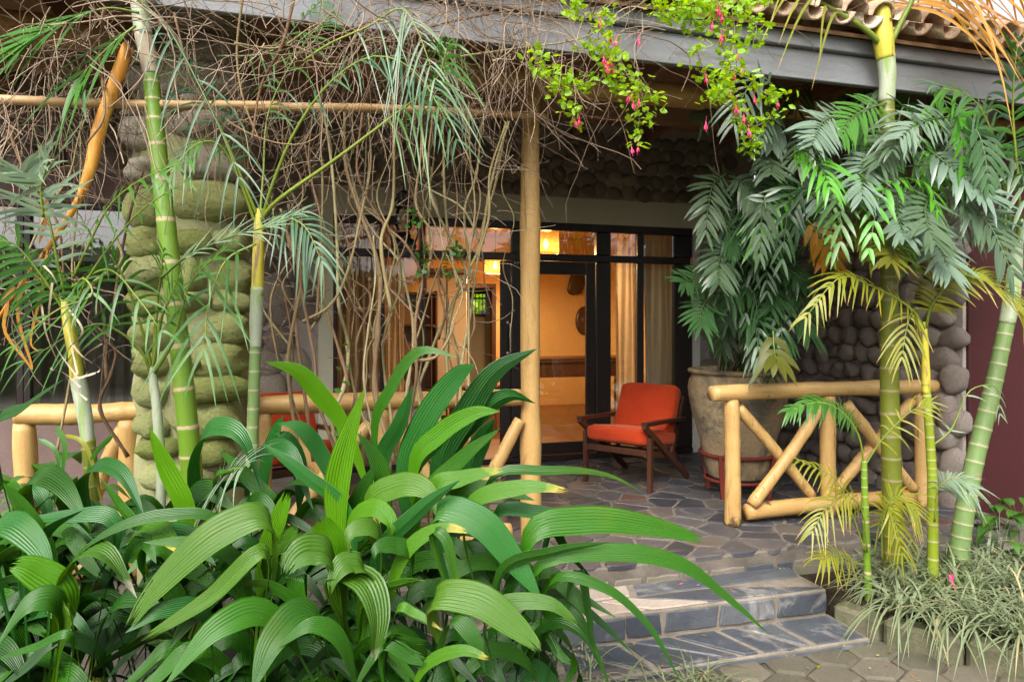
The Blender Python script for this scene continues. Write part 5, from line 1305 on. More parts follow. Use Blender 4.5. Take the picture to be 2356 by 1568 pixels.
# shoot between
D4 = 2.95
b4 = W(372, HY, D4); b4[2] = GZ
pd = thing('palm_tree', 'young pale palm shoot in front of the boulder pillar', 'palm tree', b4, 0, 'slender ringed palms')
shaft(pd, [b4, W(370, 1100, D4), W(365, 1000, D4), W(360, 930, D4), W(352, 870, D4), W(350, 835, D4)], [.02, .02, .021, .02, .017, .010], SHAFT_W, 'stem')
for pts, bare in (([(350, 850), (330, 770), (290, 650), (250, 580)], .6), ([(352, 850), (370, 740), (385, 700), (420, 620)], .7), ([(348, 860), (320, 800), (250, 750), (190, 755), (60, 830)], .7), ([(352, 850), (362, 700), (370, 640), (375, 580)], .8), ([(354, 860), (400, 780), (440, 650), (530, 560)], .6)):
    frond(pd, wp(pts, D4, D4 - .15), 10, .2, .016, FRONDG, RF, droop=.6, t0=.4, bare=bare, rr=(.008, .002))
sh = wp([(470, 1130), (510, 1075), (560, 1060), (610, 1075)], 2.4, 2.35)
frond(pd, wp([(500, 1150), (510, 1100), (530, 1080), (560, 1075)], 2.55, 2.4), 12, .22, .012, FRONDP, RF, ang=(90, 60), droop=.35, t0=.3)
for pts in ([(130, 980), (150, 1040), (120, 1180)], [(90, 1010), (130, 1040), (140, 1130)], [(260, 1000), (210, 1060), (190, 1170)], [(150, 1000), (200, 1030), (240, 1180)]):
    V, Fc, uv = blade_mesh(wp(pts, 2.6), .011, leaflet_thin, nrm(RIGHT + FWD * .4), 12, 3, 0, .3); part('hanging_leaflet', V, Fc, FRONDY if R.random() < .4 else FRONDG, pb, uv)

# ------------------------------------------------------------------ right palms
D5 = 4.0
b5 = W(2056, HY, D5); b5[2] = -0.18
pe = thing('palm_tree', 'right palm with thick olive ringed trunk before the railing', 'palm tree', b5, 0, 'slender ringed palms')
palm_trunk(pe, [b5, W(2053, 1150, D5), W(2047, 900, D5), W(2046, 640, D5), W(2042, 400, D5), W(2040, 225, D5)], .059, .042, 25, TRUNK_O, 220)
shaft(pe, [W(2040, 235, D5), W(2042, 180, D5), W(2038, 130, D5)], [.044, .047, .05], SHAFT_W)
shaft(pe, [W(2038, 138, D5), W(2032, 90, D5), W(2028, 20, D5), W(2024, -80, D5)], [.05, .058, .045, .04], SHAFT_Y)
frond(pe, wp([(2035, 110), (1980, 60), (1880, 0), (1800, -60)], D5, D5 - .2), 12, .5, .02, FRONDY, RF, droop=.9, t0=.25, rr=(.02, .006), bare=.4)
frond(pe, wp([(2045, 110), (2090, 20), (2140, -60), (2300, -110), (2480, -60)], D5, D5 - .2), 26, .62, .024, FRONDO, RF, ang=(75, 45), droop=1.0, t0=.25, rr=(.018, .006), alt=(FRONDY, .25))
frond(pe, wp([(2040, 60), (2080, -40), (2200, -60), (2420, -20)], D5 + .1, D5 + .2), 20, .55, .024, FRONDO, RF, ang=(75, 45), droop=1.0, t0=.3, alt=(FRONDY, .3))
D6 = 3.85
b6 = W(2146, HY, D6); b6[2] = -0.18
pf = thing('palm_tree', 'thin yellow green ringed palm right of the olive trunk', 'palm tree', b6, 0, 'slender ringed palms')
palm_trunk(pf, [b6, W(2146, 1150, D6), W(2142, 1050, D6), W(2130, 880, D6)], .030, .022, 17, TRUNK_Y, 140)
shaft(pf, [W(2131, 905, D6), W(2130, 860, D6), W(2128, 790, D6), W(2128, 740, D6)], [.022, .023, .018, .010], SHAFT_Y)
frond(pf, wp([(2130, 760), (2090, 705), (2000, 655), (1930, 640), (1855, 728)], D6, D6 - .25), 26, .17, .018, FRONDY, RF, droop=.6, t0=.12, rr=(.008, .003))
frond(pf, wp([(2130, 760), (2145, 700), (2200, 640), (2260, 630), (2340, 690), (2380, 760)], D6, D6 - .3), 30, .19, .018, FRONDY, RF, droop=.5, t0=.15, rr=(.008, .003))
frond(pf, wp([(2130, 750), (2140, 690), (2150, 620), (2160, 560)], D6, D6), 18, .18, .014, FRONDY, RF, droop=.5, t0=.2)
frond(pf, wp([(2128, 760), (2100, 720), (2085, 760), (2075, 820)], D6, D6 - .1), 10, .17, .018, FRONDY, RF, droop=.6, t0=.2)
frond(pf, wp([(2145, 1025), (2190, 985), (2230, 900), (2290, 890), (2300, 950)], D6, D6), 12, .10, .012, FRONDP, RF, droop=.4, bare=.7)
D7 = 4.05
b7 = W(2205, HY, D7); b7[2] = -0.18
ph_ = thing('palm_tree', 'pale leaning palm trunk against the maroon wall', 'palm tree', b7, 0, 'slender ringed palms')
palm_trunk(ph_, [b7, W(2210, 1240, D7), W(2238, 1080, D7), W(2282, 900, D7), W(2318, 735, D7)], .058, .042, 19, TRUNK_P, 180)
shaft(ph_, [W(2316, 745, D7), W(2326, 690, D7), W(2335, 610, D7), W(2345, 500, D7)], [.043, .046, .04, .02], SHAFT_W)
for pts in ([(2335, 600), (2320, 480), (2290, 330), (2240, 230), (2160, 200)], [(2340, 600), (2345, 450), (2330, 250), (2340, 100)], [(2335, 620), (2310, 560), (2310, 480), (2250, 420)], [(2340, 560), (2400, 400), (2420, 250)]):
    frond(ph_, wp(pts, D7, D7 - .2), 16, .34, .030, FRONDG, RF, droop=.6, t0=.35, rr=(.012, .003), alt=(FRONDB, .4))
D8 = 3.75
b8 = W(1998, HY, D8); b8[2] = -0.18
pg_ = thing('palm_tree', 'small young palm with drooping lime fronds beside the olive trunk', 'palm tree', b8, 0, 'slender ringed palms')
palm_trunk(pg_, [b8, W(1992, 1200, D8), W(1989, 1120, D8), W(1988, 1060, D8)], .020, .016, 9, TRUNK_G, 70)
frond(pg_, wp([(1988, 1070), (1975, 1000), (1935, 945), (1880, 925), (1815, 945)], D8, D8 - .15), 26, .13, .020, FRONDG, RF, droop=.45, t0=.3, rr=(.006, .002))
frond(pg_, wp([(1990, 1070), (2030, 1010), (2090, 950), (2140, 925)], D8, D8 - .1), 12, .14, .012, FRONDY, RF, droop=.5, t0=.3, bare=.4)
for pts, m in (([(1990, 1270), (1960, 1180), (1920, 1100), (1840, 1060)], FRONDY), ([(1995, 1270), (1985, 1180), (1950, 1140), (1900, 1170), (1870, 1220)], FRONDY), ([(2010, 1280), (2030, 1180), (2070, 1140), (2110, 1180)], FRONDY), ([(2030, 1290), (2030, 1200), (2050, 1170), (2075, 1270)], FRONDY), ([(1990, 1300), (1960, 1290), (1920, 1275), (1890, 1285)], FRONDY), ([(2150, 1200), (2160, 1120), (2200, 1100), (2240, 1120)], FRONDP)):
    frond(pg_, wp(pts, D8 - .05, D8 - .2), 15, .16, .014, m, RF, droop=.55, t0=.3, rr=(.005, .002))

# ------------------------------------------------------------------ bamboo palm in the pot
pp = thing('bamboo_palm', 'lush bamboo palm with broad grey green leaflets growing from the clay pot', 'plant', (PC[0], PC[1], .90))
def c1(x, y): return (1561 + x * .463, 181.5 + y * .463)
def c2(x, y): return (1888 + x * .4632, 181.5 + y * .4632)
def canes(n, top):
    for k in range(n):
        a = RF.uniform(0, 6.28); r = RF.uniform(.03, .25)
        p0 = PC + A((r * math.cos(a), r * math.sin(a), .90)); tx, ty = top[k % len(top)]
        p1 = W(tx + RF.uniform(-30, 30), ty + RF.uniform(-40, 60), RF.uniform(4.75, 5.2))
        m = (p0 + p1) / 2 + A((RF.uniform(-.06, .06), RF.uniform(-.06, .06), .1))
        V, Fc, uv = tube(spline([p0, m, p1], 16), np.linspace(.011, .006, 16), 7); part('cane', V, Fc, RACHIS_D if RF.random() < .6 else TWIG, pp, uv)
canes(22, [c1(200, 480), c1(350, 800), c1(440, 350), c1(560, 500), c1(640, 300), c1(480, 120), c2(330, 200), c2(100, 150)])
FP = [  # spine points, broad fronds facing the viewer
 ([c1(240, 470), c1(175, 520), c1(150, 620), c1(135, 750)], 'b', 9), ([c1(250, 480), c1(330, 520), c1(385, 570), c1(420, 630)], 'b', 9), ([c1(420, 330), c1(450, 370), c1(462, 420), c1(460, 465)], 'b', 9), ([c1(790, 180), c1(720, 210), c1(690, 260), c1(668, 320)], 'l', 8),
 ([c1(680, 390), c1(695, 450), c1(692, 550), c1(688, 640)], 'l', 10), ([c2(250, 360), c2(215, 420), c2(208, 500), c2(205, 580)], 'l', 9), ([c1(350, 85), c1(260, 110), c1(180, 165), c1(120, 210)], 'b', 7), ([c1(600, 150), c1(530, 105), c1(440, 95), c1(350, 105)], 'b', 8),
 ([c1(270, 790), c1(215, 860), c1(200, 930), c1(200, 1010)], 'b', 10), ([c1(420, 870), c1(460, 960), c1(470, 1050), c1(460, 1140)], 'd', 10), ([c1(370, 780), c1(320, 900), c1(290, 1000), c1(265, 1110)], 'd', 10), ([c1(520, 880), c1(570, 1000), c1(620, 1120), c1(650, 1260)], 'd', 10),
 ([c1(480, 1080), c1(520, 1170), c1(510, 1270), c1(480, 1370)], 'd', 9), ([c1(180, 960), c1(120, 985), c1(60, 1000), c1(20, 1010)], 'd', 7), ([c1(190, 1060), c1(140, 1100), c1(110, 1160), c1(115, 1220)], 'd', 8), ([c1(420, 900), c1(520, 930), c1(580, 970), c1(640, 1010)], 'd', 8),
 ([c2(400, 520), c2(378, 620), c2(395, 710), c2(412, 780)], 'l', 8), ([c2(520, 340), c2(640, 430), c2(740, 510), c2(835, 590)], 'l', 10), ([c2(470, 700), c2(570, 800), c2(610, 880), c2(640, 960)], 'l', 9), ([c2(480, 300), c2(400, 310), c2(330, 350), c2(300, 420)], 'b', 8),
 ([c2(650, 190), c2(560, 200), c2(470, 230), c2(400, 290)], 'l', 8), ([c2(650, 560), c2(760, 640), c2(860, 760), c2(950, 960)], 'b', 10), ([c1(520, 420), c1(500, 560), c1(560, 650), c1(600, 760)], 'd', 9), ([c1(260, 600), c1(230, 700), c1(270, 780), c1(300, 860)], 'd', 9),
 ([c1(330, 650), c1(380, 740), c1(420, 800), c1(450, 880)], 'd', 9), ([c2(560, 560), c2(520, 640), c2(530, 720), c2(560, 800)], 'b', 9), ([c2(160, 180), c2(80, 200), c2(20, 250), c2(-30, 320)], 'l', 8), ([c2(330, 120), c2(230, 150), c2(150, 200), c2(110, 270)], 'g', 8),
 ([c1(640, 690), c1(690, 740), c1(720, 820), c1(730, 880)], 'o', 7), ([c2(100, 640), c2(180, 700), c2(230, 760), c2(260, 860)], 'o', 9), ([c2(300, 760), c2(340, 800), c2(350, 850), c2(350, 900)], 'o', 6)]
FM = {'b': POTLEAF_L, 'l': POTLEAF_S, 'd': POTLEAF, 'g': FRONDG, 'o': POTLEAF_O}
nleaf = 0
for pts, m, n in FP:
    dd = RF.uniform(4.45, 4.7) if pts[0][0] < 1890 else RF.uniform(3.75, 3.95)
    frond(pp, wp(pts, dd + .05, dd - .2), n + 5, .19, .0245, FM[m], RF, ang=(66, 26), droop=.16, hint=UP * .35 - FWD * .95, thin=False, t0=.12, singles=nleaf + 2 * n + 4 < 300, rr=(.006, .002), rmat=RACHIS_D, lift=.08, Lp=lambda f: .72 + .28 * math.sin(math.pi * min(1, f * .9 + .12)))
    nleaf += 2 * n + 4
frond(pp, wp([c1(640, 700), c1(690, 760), c1(735, 830), c1(745, 880)], 4.3, 4.2), 6, .2, .045, FRONDO, RF, hint=UP * .4 - FWD * .9, thin=False, droop=.4, singles=False)
frond(pp, wp([c1(455, 150), c1(465, 220), c1(462, 270), c1(465, 320)], 4.5, 4.4), 5, .14, .045, FRONDP, RF, hint=UP * .4 - FWD * .9, thin=False, droop=.7, singles=False)
frond(pp, wp([c1(470, 1250), c1(475, 1330), c1(480, 1370), c1(485, 1400)], 4.35, 4.25), 4, .17, .05, POTLEAF_O, RF, hint=UP * .4 - FWD * .9, thin=False, droop=.7, singles=False)
for k in range(120):                                   # the dense crown behind
    if 60 < k < 84: continue
    if k < 84: cx, cy, dd = RF.uniform(1760, 2330), RF.uniform(205, 500), RF.uniform(3.7, 4.9)
    else: cx, cy, dd = RF.uniform(1680, 1780), RF.uniform(430, 780), RF.uniform(4.6, 5.0)
    dx = RF.uniform(-150, 150) if k < 84 else RF.uniform(-40, 60)
    frond(pp, wp([(cx, cy), (cx + dx * .4, cy - RF.uniform(0, 45)), (cx + dx * .8, cy + 15), (cx + dx, cy + RF.uniform(50, 140))], dd, dd - RF.uniform(-.1, .3)), 10, RF.uniform(.12, .22), RF.uniform(.016, .028), RF.choice([POTLEAF, POTLEAF_L, POTLEAF_L, CROWNG, BROADLEAF] if cy > 330 else [CROWNG, CROWNG, POTLEAF_L, FRONDG, POTLEAF_L]) if k < 84 else POTLEAF, RF, ang=(68, 25), droop=RF.uniform(.15, .5), hint=UP * RF.uniform(.3, .9) - FWD * .7 + RIGHT * RF.uniform(-.4, .4), thin=False, singles=False, rmat=RACHIS_D)

# ------------------------------------------------------------------ woody vine curtain
RV = random.Random(9)
vine = thing('climbing_vine', 'bare tangled woody vine climbing from the bed to the eave', 'vine', (0.55, 3.45, GZ))
def kinked(p, q, nk, amp, rng):
    P = [A(p, float)]
    for k in range(1, nk):
        f = k / nk; P.append(A(p) * (1 - f) + A(q) * f + A((rng.gauss(0, amp), rng.gauss(0, amp * .6), rng.gauss(0, amp * .3))))
    return P + [A(q, float)]
def stem(P, r0, r1, n=None, sides=8, nodes_=True, name='stem', parent=None, mat=None):
    n = n or max(14, len(P) * 5)
    S = spline(P, n); t = np.linspace(0, 1, n)
    r = r0 + (r1 - r0) * t
    r = r * (1 + .10 * np.sin(t * 47 + r0 * 9000))
    if nodes_:
        for k in range(len(P)): r = r * (1 + .30 * np.exp(-((t - k / (len(P) - 1)) / .018) ** 2))
    V, Fc, uv = tube(S, r, sides); return part(name, V, Fc, mat or VINE, parent or vine, uv)
MAIN = [ # photo points of the stems that read one by one
 [(690, 1040), (668, 830), (690, 640), (668, 560), (650, 480)], [(720, 1060), (700, 880), (680, 720), (690, 600), (670, 540)], [(780, 1060), (735, 930), (725, 820), (700, 690), (680, 560), (660, 470)], [(785, 1050), (760, 960), (790, 890), (800, 790), (782, 700), (780, 570), (770, 400), (745, 250)],
 [(860, 1080), (858, 1010), (820, 920), (800, 790)], [(900, 1090), (895, 970), (885, 880), (884, 790), (905, 720), (920, 650), (900, 540), (830, 470), (770, 420)], [(905, 1060), (860, 900), (870, 760), (875, 640), (860, 560), (830, 480), (800, 380), (790, 250)],
 [(900, 1040), (925, 960), (940, 880), (948, 760), (930, 650), (915, 600), (870, 540), (830, 470), (780, 300)], [(940, 1100), (942, 960), (960, 860), (955, 740), (975, 640), (930, 560), (880, 510), (820, 400), (830, 260)], [(960, 1080), (990, 990), (965, 890), (950, 800)],
 [(1020, 1060), (985, 1000), (965, 900), (985, 830), (1010, 760), (1050, 690), (1080, 640), (1075, 570), (1065, 480), (1095, 400), (1110, 290), (1130, 210)], [(1030, 1080), (1015, 960), (1030, 870), (1030, 800), (1040, 700), (1065, 640), (1105, 560), (1120, 460), (1150, 360), (1170, 280)],
 [(1082, 1090), (1084, 900), (1080, 760), (1085, 600), (1092, 480), (1078, 380), (1082, 250)], [(1062, 1000), (1066, 840), (1078, 720), (1100, 600), (1125, 500), (1128, 400), (1165, 290)], [(1010, 780), (1035, 700), (1015, 660), (985, 570), (960, 480), (940, 400), (920, 300)],
 [(1050, 660), (1030, 560), (1018, 440), (1020, 300), (1000, 210)], [(800, 880), (790, 830), (740, 690), (690, 600), (640, 540)], [(700, 740), (760, 700), (800, 620), (830, 500), (850, 380), (845, 260)], [(720, 760), (745, 690), (742, 560), (742, 430), (735, 300), (740, 200)],
 [(905, 720), (880, 560), (900, 470), (905, 330), (900, 220)], [(985, 640), (995, 540), (960, 470), (965, 350), (975, 230)], [(1078, 640), (1040, 560), (1000, 470), (985, 380), (1000, 250)], [(1105, 560), (1060, 480), (1000, 440), (930, 400)], [(860, 1000), (840, 870), (845, 760), (860, 640), (855, 540)],
 [(700, 1000), (670, 900), (670, 800), (640, 640), (600, 560)], [(1160, 280), (1140, 420), (1110, 520), (1108, 560)], [(950, 830), (1000, 820), (1040, 770), (1050, 740)], [(830, 720), (800, 640), (760, 560), (720, 440), (700, 330)],
 [(250, 880), (240, 800), (265, 700), (280, 600), (300, 480), (330, 380)], [(290, 1050), (235, 940), (260, 860), (265, 800), (210, 740)], [(130, 1050), (160, 900), (170, 760), (165, 600), (180, 420), (190, 280)], [(60, 600), (110, 480), (160, 400), (190, 300), (230, 200)], [(20, 300), (70, 420), (130, 520), (150, 700)], [(170, 700), (230, 640), (280, 600), (270, 540)]]
for k, pts in enumerate(MAIN):
    Y = RV.uniform(3.40, 3.75)
    r = RV.uniform(.008, .0135) if k < 12 else RV.uniform(.005, .010)
    stem([WY(x + RV.uniform(-5, 5), y, Y + RV.uniform(-.05, .05)) for x, y in pts], r, r * .55)
for k in range(18):
    x = RV.uniform(640, 1190); y0 = RV.uniform(700, 1050); y1 = RV.uniform(180, 420); Y = RV.uniform(3.4, 3.85)
    stem(kinked(WY(x, y0, Y), WY(x + RV.uniform(-130, 130), y1, Y + RV.uniform(-.1, .1)), RV.randint(4, 7), .045, RV), RV.uniform(.003, .0075), .003, sides=6)
mb = MB()
def twig(p, d, L, r, n=7, curl=.5, grav=.25, rng=RV):
    P = [A(p, float)]; d = nrm(d); w_ = np.zeros(3)
    for k in range(n - 1):
        w_ = w_ * .6 + A((rng.gauss(0, curl), rng.gauss(0, curl), rng.gauss(0, curl))) * .30
        d = nrm(d + w_ - A((0, 0, grav * .22)))
        P.append(P[-1] + d * (L / (n - 1)))
    V, Fc, uv = tube(A(P), np.linspace(r, r * .45, n), 4, False); mb.add(V, Fc, uv)
    return P
def dens(x):                                           # the lower edge of the tangle, in photo pixels
    return np.interp(x, [-60, 200, 420, 560, 700, 900, 1100, 1250, 1400, 1550, 1750], [330, 300, 240, 270, 330, 350, 300, 240, 130, 110, 70])
for k in range(700):
    x = RV.uniform(-80, 1720); lim = dens(x)
    if 330 < x < 560 and RV.random() < .6: continue
    if x > 1240 and RV.random() < .75: continue
    y = -60 + (lim + 60) * RV.random() ** 1.1
    Y = RV.uniform(3.02, 3.6) if y < 150 else RV.uniform(3.62, 3.98)
    a = RV.uniform(0, 6.28)
    twig(WY(x, y, Y), (math.cos(a), RV.uniform(-.5, .5), math.sin(a) * .9), RV.uniform(.25, .95), RV.choice((.0014, .0018, .0022, .003, .0045)), 12)
for k in range(320):                                   # the draped mass over the fascia
    x = RV.uniform(820, 1540) if k < 300 else RV.uniform(-40, 900); y = RV.uniform(-60, 130)
    if x > 1350 and RV.random() < .4: continue
    a = RV.uniform(0, 6.28)
    twig(WY(x, y, RV.uniform(2.95, 3.32)), (math.cos(a), RV.uniform(-.3, .2), math.sin(a) * .8 - .2), RV.uniform(.2, .8), RV.choice((.0012, .0016, .002, .003)), 12, .6, .3)
for k in range(260):                                   # hanging fine runners
    x = RV.uniform(-40, 1560); y = RV.uniform(40, 280)
    if x > 1230 and k % 4: continue
    twig(WY(x, y, RV.uniform(3.1, 3.8)), (RV.uniform(-.6, .6), RV.uniform(-.3, .3), -1), RV.uniform(.2, .75), RV.uniform(.0014, .003), 10, .45, .5)
for k in range(120):                                   # twigs within the curtain
    x = RV.uniform(620, 1200); y = RV.uniform(260, 800)
    twig(WY(x, y, RV.uniform(3.4, 3.85)), (RV.uniform(-1, 1), RV.uniform(-.3, .3), RV.uniform(-.6, 1)), RV.uniform(.15, .5), RV.uniform(.0015, .0035), 7)
for k in range(70):
    x = RV.uniform(-20, 330); y = RV.uniform(300, 800)
    twig(WY(x, y, RV.uniform(3.2, 3.8)), (RV.uniform(-1, 1), RV.uniform(-.3, .3), RV.uniform(-.6, 1)), RV.uniform(.2, .5), RV.uniform(.0015, .0035), 7)
tw = mb.build('twigs', TWIG, vine); tw['kind'] = 'stuff'
for pts, r in (([(880, 100), (1000, 60), (1090, 40), (1250, 10), (1330, -20)], .006), ([(1060, 130), (1200, 110), (1330, 90), (1430, 40), (1500, -10)], .0055), ([(740, 20), (850, 90), (960, 130), (1040, 170), (1130, 260)], .005), ([(540, 100), (640, 110), (720, 60), (760, 50)], .005), ([(1000, 10), (1090, 110), (1200, 150), (1330, 160), (1420, 260), (1460, 400)], .004), ([(400, 30), (450, 200), (560, 300), (700, 330), (800, 240)], .005), ([(240, 20), (230, 130), (240, 260), (200, 330)], .008), ([(560, -20), (545, 120), (560, 230), (600, 330)], .006), ([(680, -20), (650, 100), (600, 200), (580, 320)], .008)):
    stem([WY(x, y, RV.uniform(3.05, 3.3)) for x, y in pts], r, r * .5, nodes_=False)
mb = MB()
def small_leaf(mb, p, d, L, w, rng):
    d = nrm(d); s = nrm(np.cross(d, nrm(A((rng.uniform(-1, 1), rng.uniform(-1, 1), rng.uniform(-.3, 1))))))
    n_ = np.cross(s, d)
    V = A([p, p + d * L * .35 + s * w * .5 + n_ * .1 * w, p + d * L * .75 + s * w * .38 + n_ * .05 * w, p + d * L - n_ * .1 * L, p + d * L * .75 - s * w * .38 + n_ * .05 * w, p + d * L * .35 - s * w * .5 + n_ * .1 * w, p + d * L * .4])
    mb.add(V, [(0, 1, 6), (1, 2, 3, 6), (6, 3, 4, 5), (0, 6, 5)], np.stack([np.linspace(0, .5, 7), np.linspace(0, .5, 7)], 1))
for x0, y0, y1 in ((788, 780, 1020), (980, 560, 640), (1060, 560, 650), (955, 480, 530), (1010, 900, 1000), (1030, 640, 560)):
    for k in range(12):
        y = RV.uniform(min(y0, y1), max(y0, y1)); small_leaf(mb, WY(x0 + RV.uniform(-14, 14), y, 3.4), A((RV.uniform(-1, 1), -.4, RV.uniform(-.5, .4))), RV.uniform(.03, .055), .03, RV)
o = mb.build('sprout_leaves', BROADLEAF, vine); o['kind'] = 'stuff'

# ------------------------------------------------------------------ fuchsia
fu = thing('fuchsia_vine', 'trailing fuchsia with lime leaves and pink flowers hanging from the eave', 'vine', tuple(WY(1560, 20, 3.25)))
lm = MB()
SPR = [([(1222, 110), (1240, 150), (1270, 185), (1300, 235), (1325, 275)], 46), ([(1270, 130), (1290, 180), (1280, 210)], 16), ([(1330, 110), (1370, 115), (1400, 135)], 18), ([(1360, 60), (1390, 80), (1405, 130), (1400, 180), (1440, 215), (1470, 270), (1462, 330)], 70), ([(1400, 150), (1450, 180), (1500, 220), (1515, 240)], 34), ([(1300, 30), (1320, 20), (1345, 35)], 16), ([(1300, 200), (1340, 195), (1380, 170)], 20),
       ([(1640, -30), (1650, 40), (1665, 110), (1670, 180), (1690, 240), (1720, 310), (1735, 345)], 90), ([(1680, 0), (1690, 70), (1680, 150), (1660, 210), (1630, 225)], 70), ([(1540, -20), (1560, 10), (1590, 50), (1640, 60)], 50), ([(1560, 20), (1600, 10), (1650, 20), (1720, 10), (1780, -10)], 60), ([(1660, 160), (1720, 180), (1760, 215), (1800, 225)], 30), ([(1650, 230), (1700, 260), (1740, 290), (1790, 250)], 26), ([(1600, 160), (1630, 175), (1650, 200)], 18), ([(1500, -10), (1520, 30), (1560, 40)], 26), ([(1700, 20), (1740, 60), (1730, 110)], 30), ([(1620, 90), (1600, 110), (1580, 130)], 12), ([(1370, 70), (1380, 40), (1420, 30)], 14)]
for pts, n in SPR:
    Y = RV.uniform(2.9, 3.0)
    P = [WY(x, y, Y + RV.uniform(-.05, .05)) for x, y in pts]
    stem(P, .003, .0014, nodes_=False, sides=5, name='runner', parent=fu, mat=TWIG)
    S = spline(P, 60)
    for k in range(int(n * 2.2)):
        p = S[RV.randint(4, 59)] + A((RV.gauss(0, .022), RV.gauss(0, .03), RV.gauss(0, .02)))
        small_leaf(lm, p, A((RV.uniform(-1, 1), RV.uniform(-1, .4), RV.uniform(-.7, .5))), RV.uniform(.026, .048), RV.uniform(.016, .026), RV)
o = lm.build('leaves', FUCHSIAL, fu); o['kind'] = 'stuff'
def flower_mesh(s):
    mb = MB(); rr = random.Random(s)
    V, Fc, uv = tube([(0, 0, 0), (0, 0, -.012), (0, 0, -.022)], [.0025, .004, .0042], 6, False); mb.add(V, Fc, uv)
    for k in range(5):
        a = k * 1.257 + rr.uniform(-.2, .2); o_ = A((math.cos(a), math.sin(a), 0)); sd = A((-math.sin(a), math.cos(a), 0))
        L = rr.uniform(.022, .03); sp_ = rr.uniform(.3, .8)
        P = [A((0, 0, -.020)) + o_ * .004, A((0, 0, -.030)) + o_ * (.006 + sp_ * .006), A((0, 0, -.02 - L)) + o_ * (.004 + sp_ * .012)]
        V, Fc, uv = blade_mesh(P, .0055, leaflet_prof, sd, 5, 3, 0, .2, rng=rr); mb.add(V, Fc, uv)
    V, Fc, uv = tube([(0, 0, -.03), (.002, 0, -.062)], [.0012, .0008], 4, False); mb.add(V, Fc, uv)
    V, Fc, uv = tube([(0, 0, 0), (.003, 0, .012), (.001, .003, .03)], [.001, .001, .001], 4, False); mb.add(V, Fc, uv)
    return mesh('flower', np.concatenate(mb.V), mb.F, PINK, np.concatenate(mb.U))
FLM = [flower_mesh(k) for k in range(5)]
for x, y in ((1322, 280), (1333, 276), (1406, 92), (1419, 96), (1388, 138), (1396, 150), (1402, 142), (1399, 160), (1412, 158), (1456, 240), (1470, 236), (1448, 225), (1453, 345), (1469, 340), (1624, 288), (1640, 58), (1660, 88), (1668, 82), (1690, 172), (1624, 180), (1642, 205), (1694, 250), (1711, 272), (1722, 304), (1735, 228), (1789, 238), (1662, 40), (1700, 130), (1675, 160), (1655, 28), (1680, 215), (1650, 20), (1706, 165), (1470, 95), (1380, 50)):
    inst('flower', RV.choice(FLM), fu, WY(x, y - 8, 2.93), (RV.uniform(-.25, .25), RV.uniform(-.25, .25), RV.uniform(0, 6)), (RV.uniform(.75, 1.0),) * 3)

# ------------------------------------------------------------------ strappy border grass
def grass(name, label, spots, seed, lmin, lmax, wd, mat, dry=None):
    rg = random.Random(seed); mb = MB(); md = MB()
    for p, nb in spots:
        for k in range(nb):
            a = rg.uniform(0, 6.28) if rg.random() < .6 else rg.gauss(3.75, .6); L = rg.uniform(lmin, lmax); lean = rg.uniform(.25, 1.1)
            d = A((math.cos(a) * lean, math.sin(a) * lean, 1.0)); d = nrm(d)
            q = A(p) + A((rg.gauss(0, .018), rg.gauss(0, .018), 0))
            t = np.linspace(0, 1, 6)[:, None]
            P = q + d * L * t - UP * (L * rg.uniform(.45, 1.05)) * t ** 2.2 + A((math.cos(a), math.sin(a), 0)) * L * .25 * t ** 2
            V, Fc, uv = blade_mesh(P, wd / 2 * rg.uniform(.7, 1.2), leaflet_thin, A((-math.sin(a), math.cos(a), 0)), 7, 3, 0, .3, rng=rg)
            (md if dry and rg.random() < dry else mb).add(V, Fc, uv)
    o = mb.build(name, mat); tag(o, label, 'grass', kind='stuff')
    if dry and md.n:
        o2 = md.build('dry_blades', GRASSD, o, local=True); o2['kind'] = 'stuff'
RG = random.Random(31)
spots = []
for k in range(260):
    x, y = RG.uniform(2.72, 4.6), RG.uniform(1.7, 3.42)
    edge = np.interp(y, [1.72, 2.0, 2.28, 2.57, 2.86, 3.1], [3.75, 3.4, 3.2, 3.0, 2.80, 2.72])
    if x < edge + .02 or x > edge + 1.45 or (y > 2.8 and x < 2.98): continue
    spots.append(((x, y, -.17), RG.randint(7, 13)))
for a, c in zip(kp[1:-1], kp[2:]):
    for k in range(5):
        q = a + (c - a) * (k + RG.random()) / 5; spots.append(((q[0] + .05, q[1] + .02, -.15), 16))
grass('border_grass', 'tufts of pale variegated strappy grass spilling over the right kerb', spots, 3, .28, .52, .0165, GRASSB, .04)
spots = [((RG.uniform(.95, 1.75), RG.uniform(2.25, 2.8), -.30), RG.randint(10, 18)) for k in range(34)]
spots += [((RG.uniform(.6, 1.25), RG.uniform(2.7, 3.3), -.30), RG.randint(10, 16)) for k in range(20)]
grass('edging_grass', 'thin variegated grass at the left foot of the slate steps', spots, 4, .18, .36, .010, GRASSB, .12)
# tufts in the vine area
mbv = [((WY(x, HY, 3.35)[0], WY(x, HY, 3.35)[1], .25), 14) for x in (700, 760, 830, 900)]
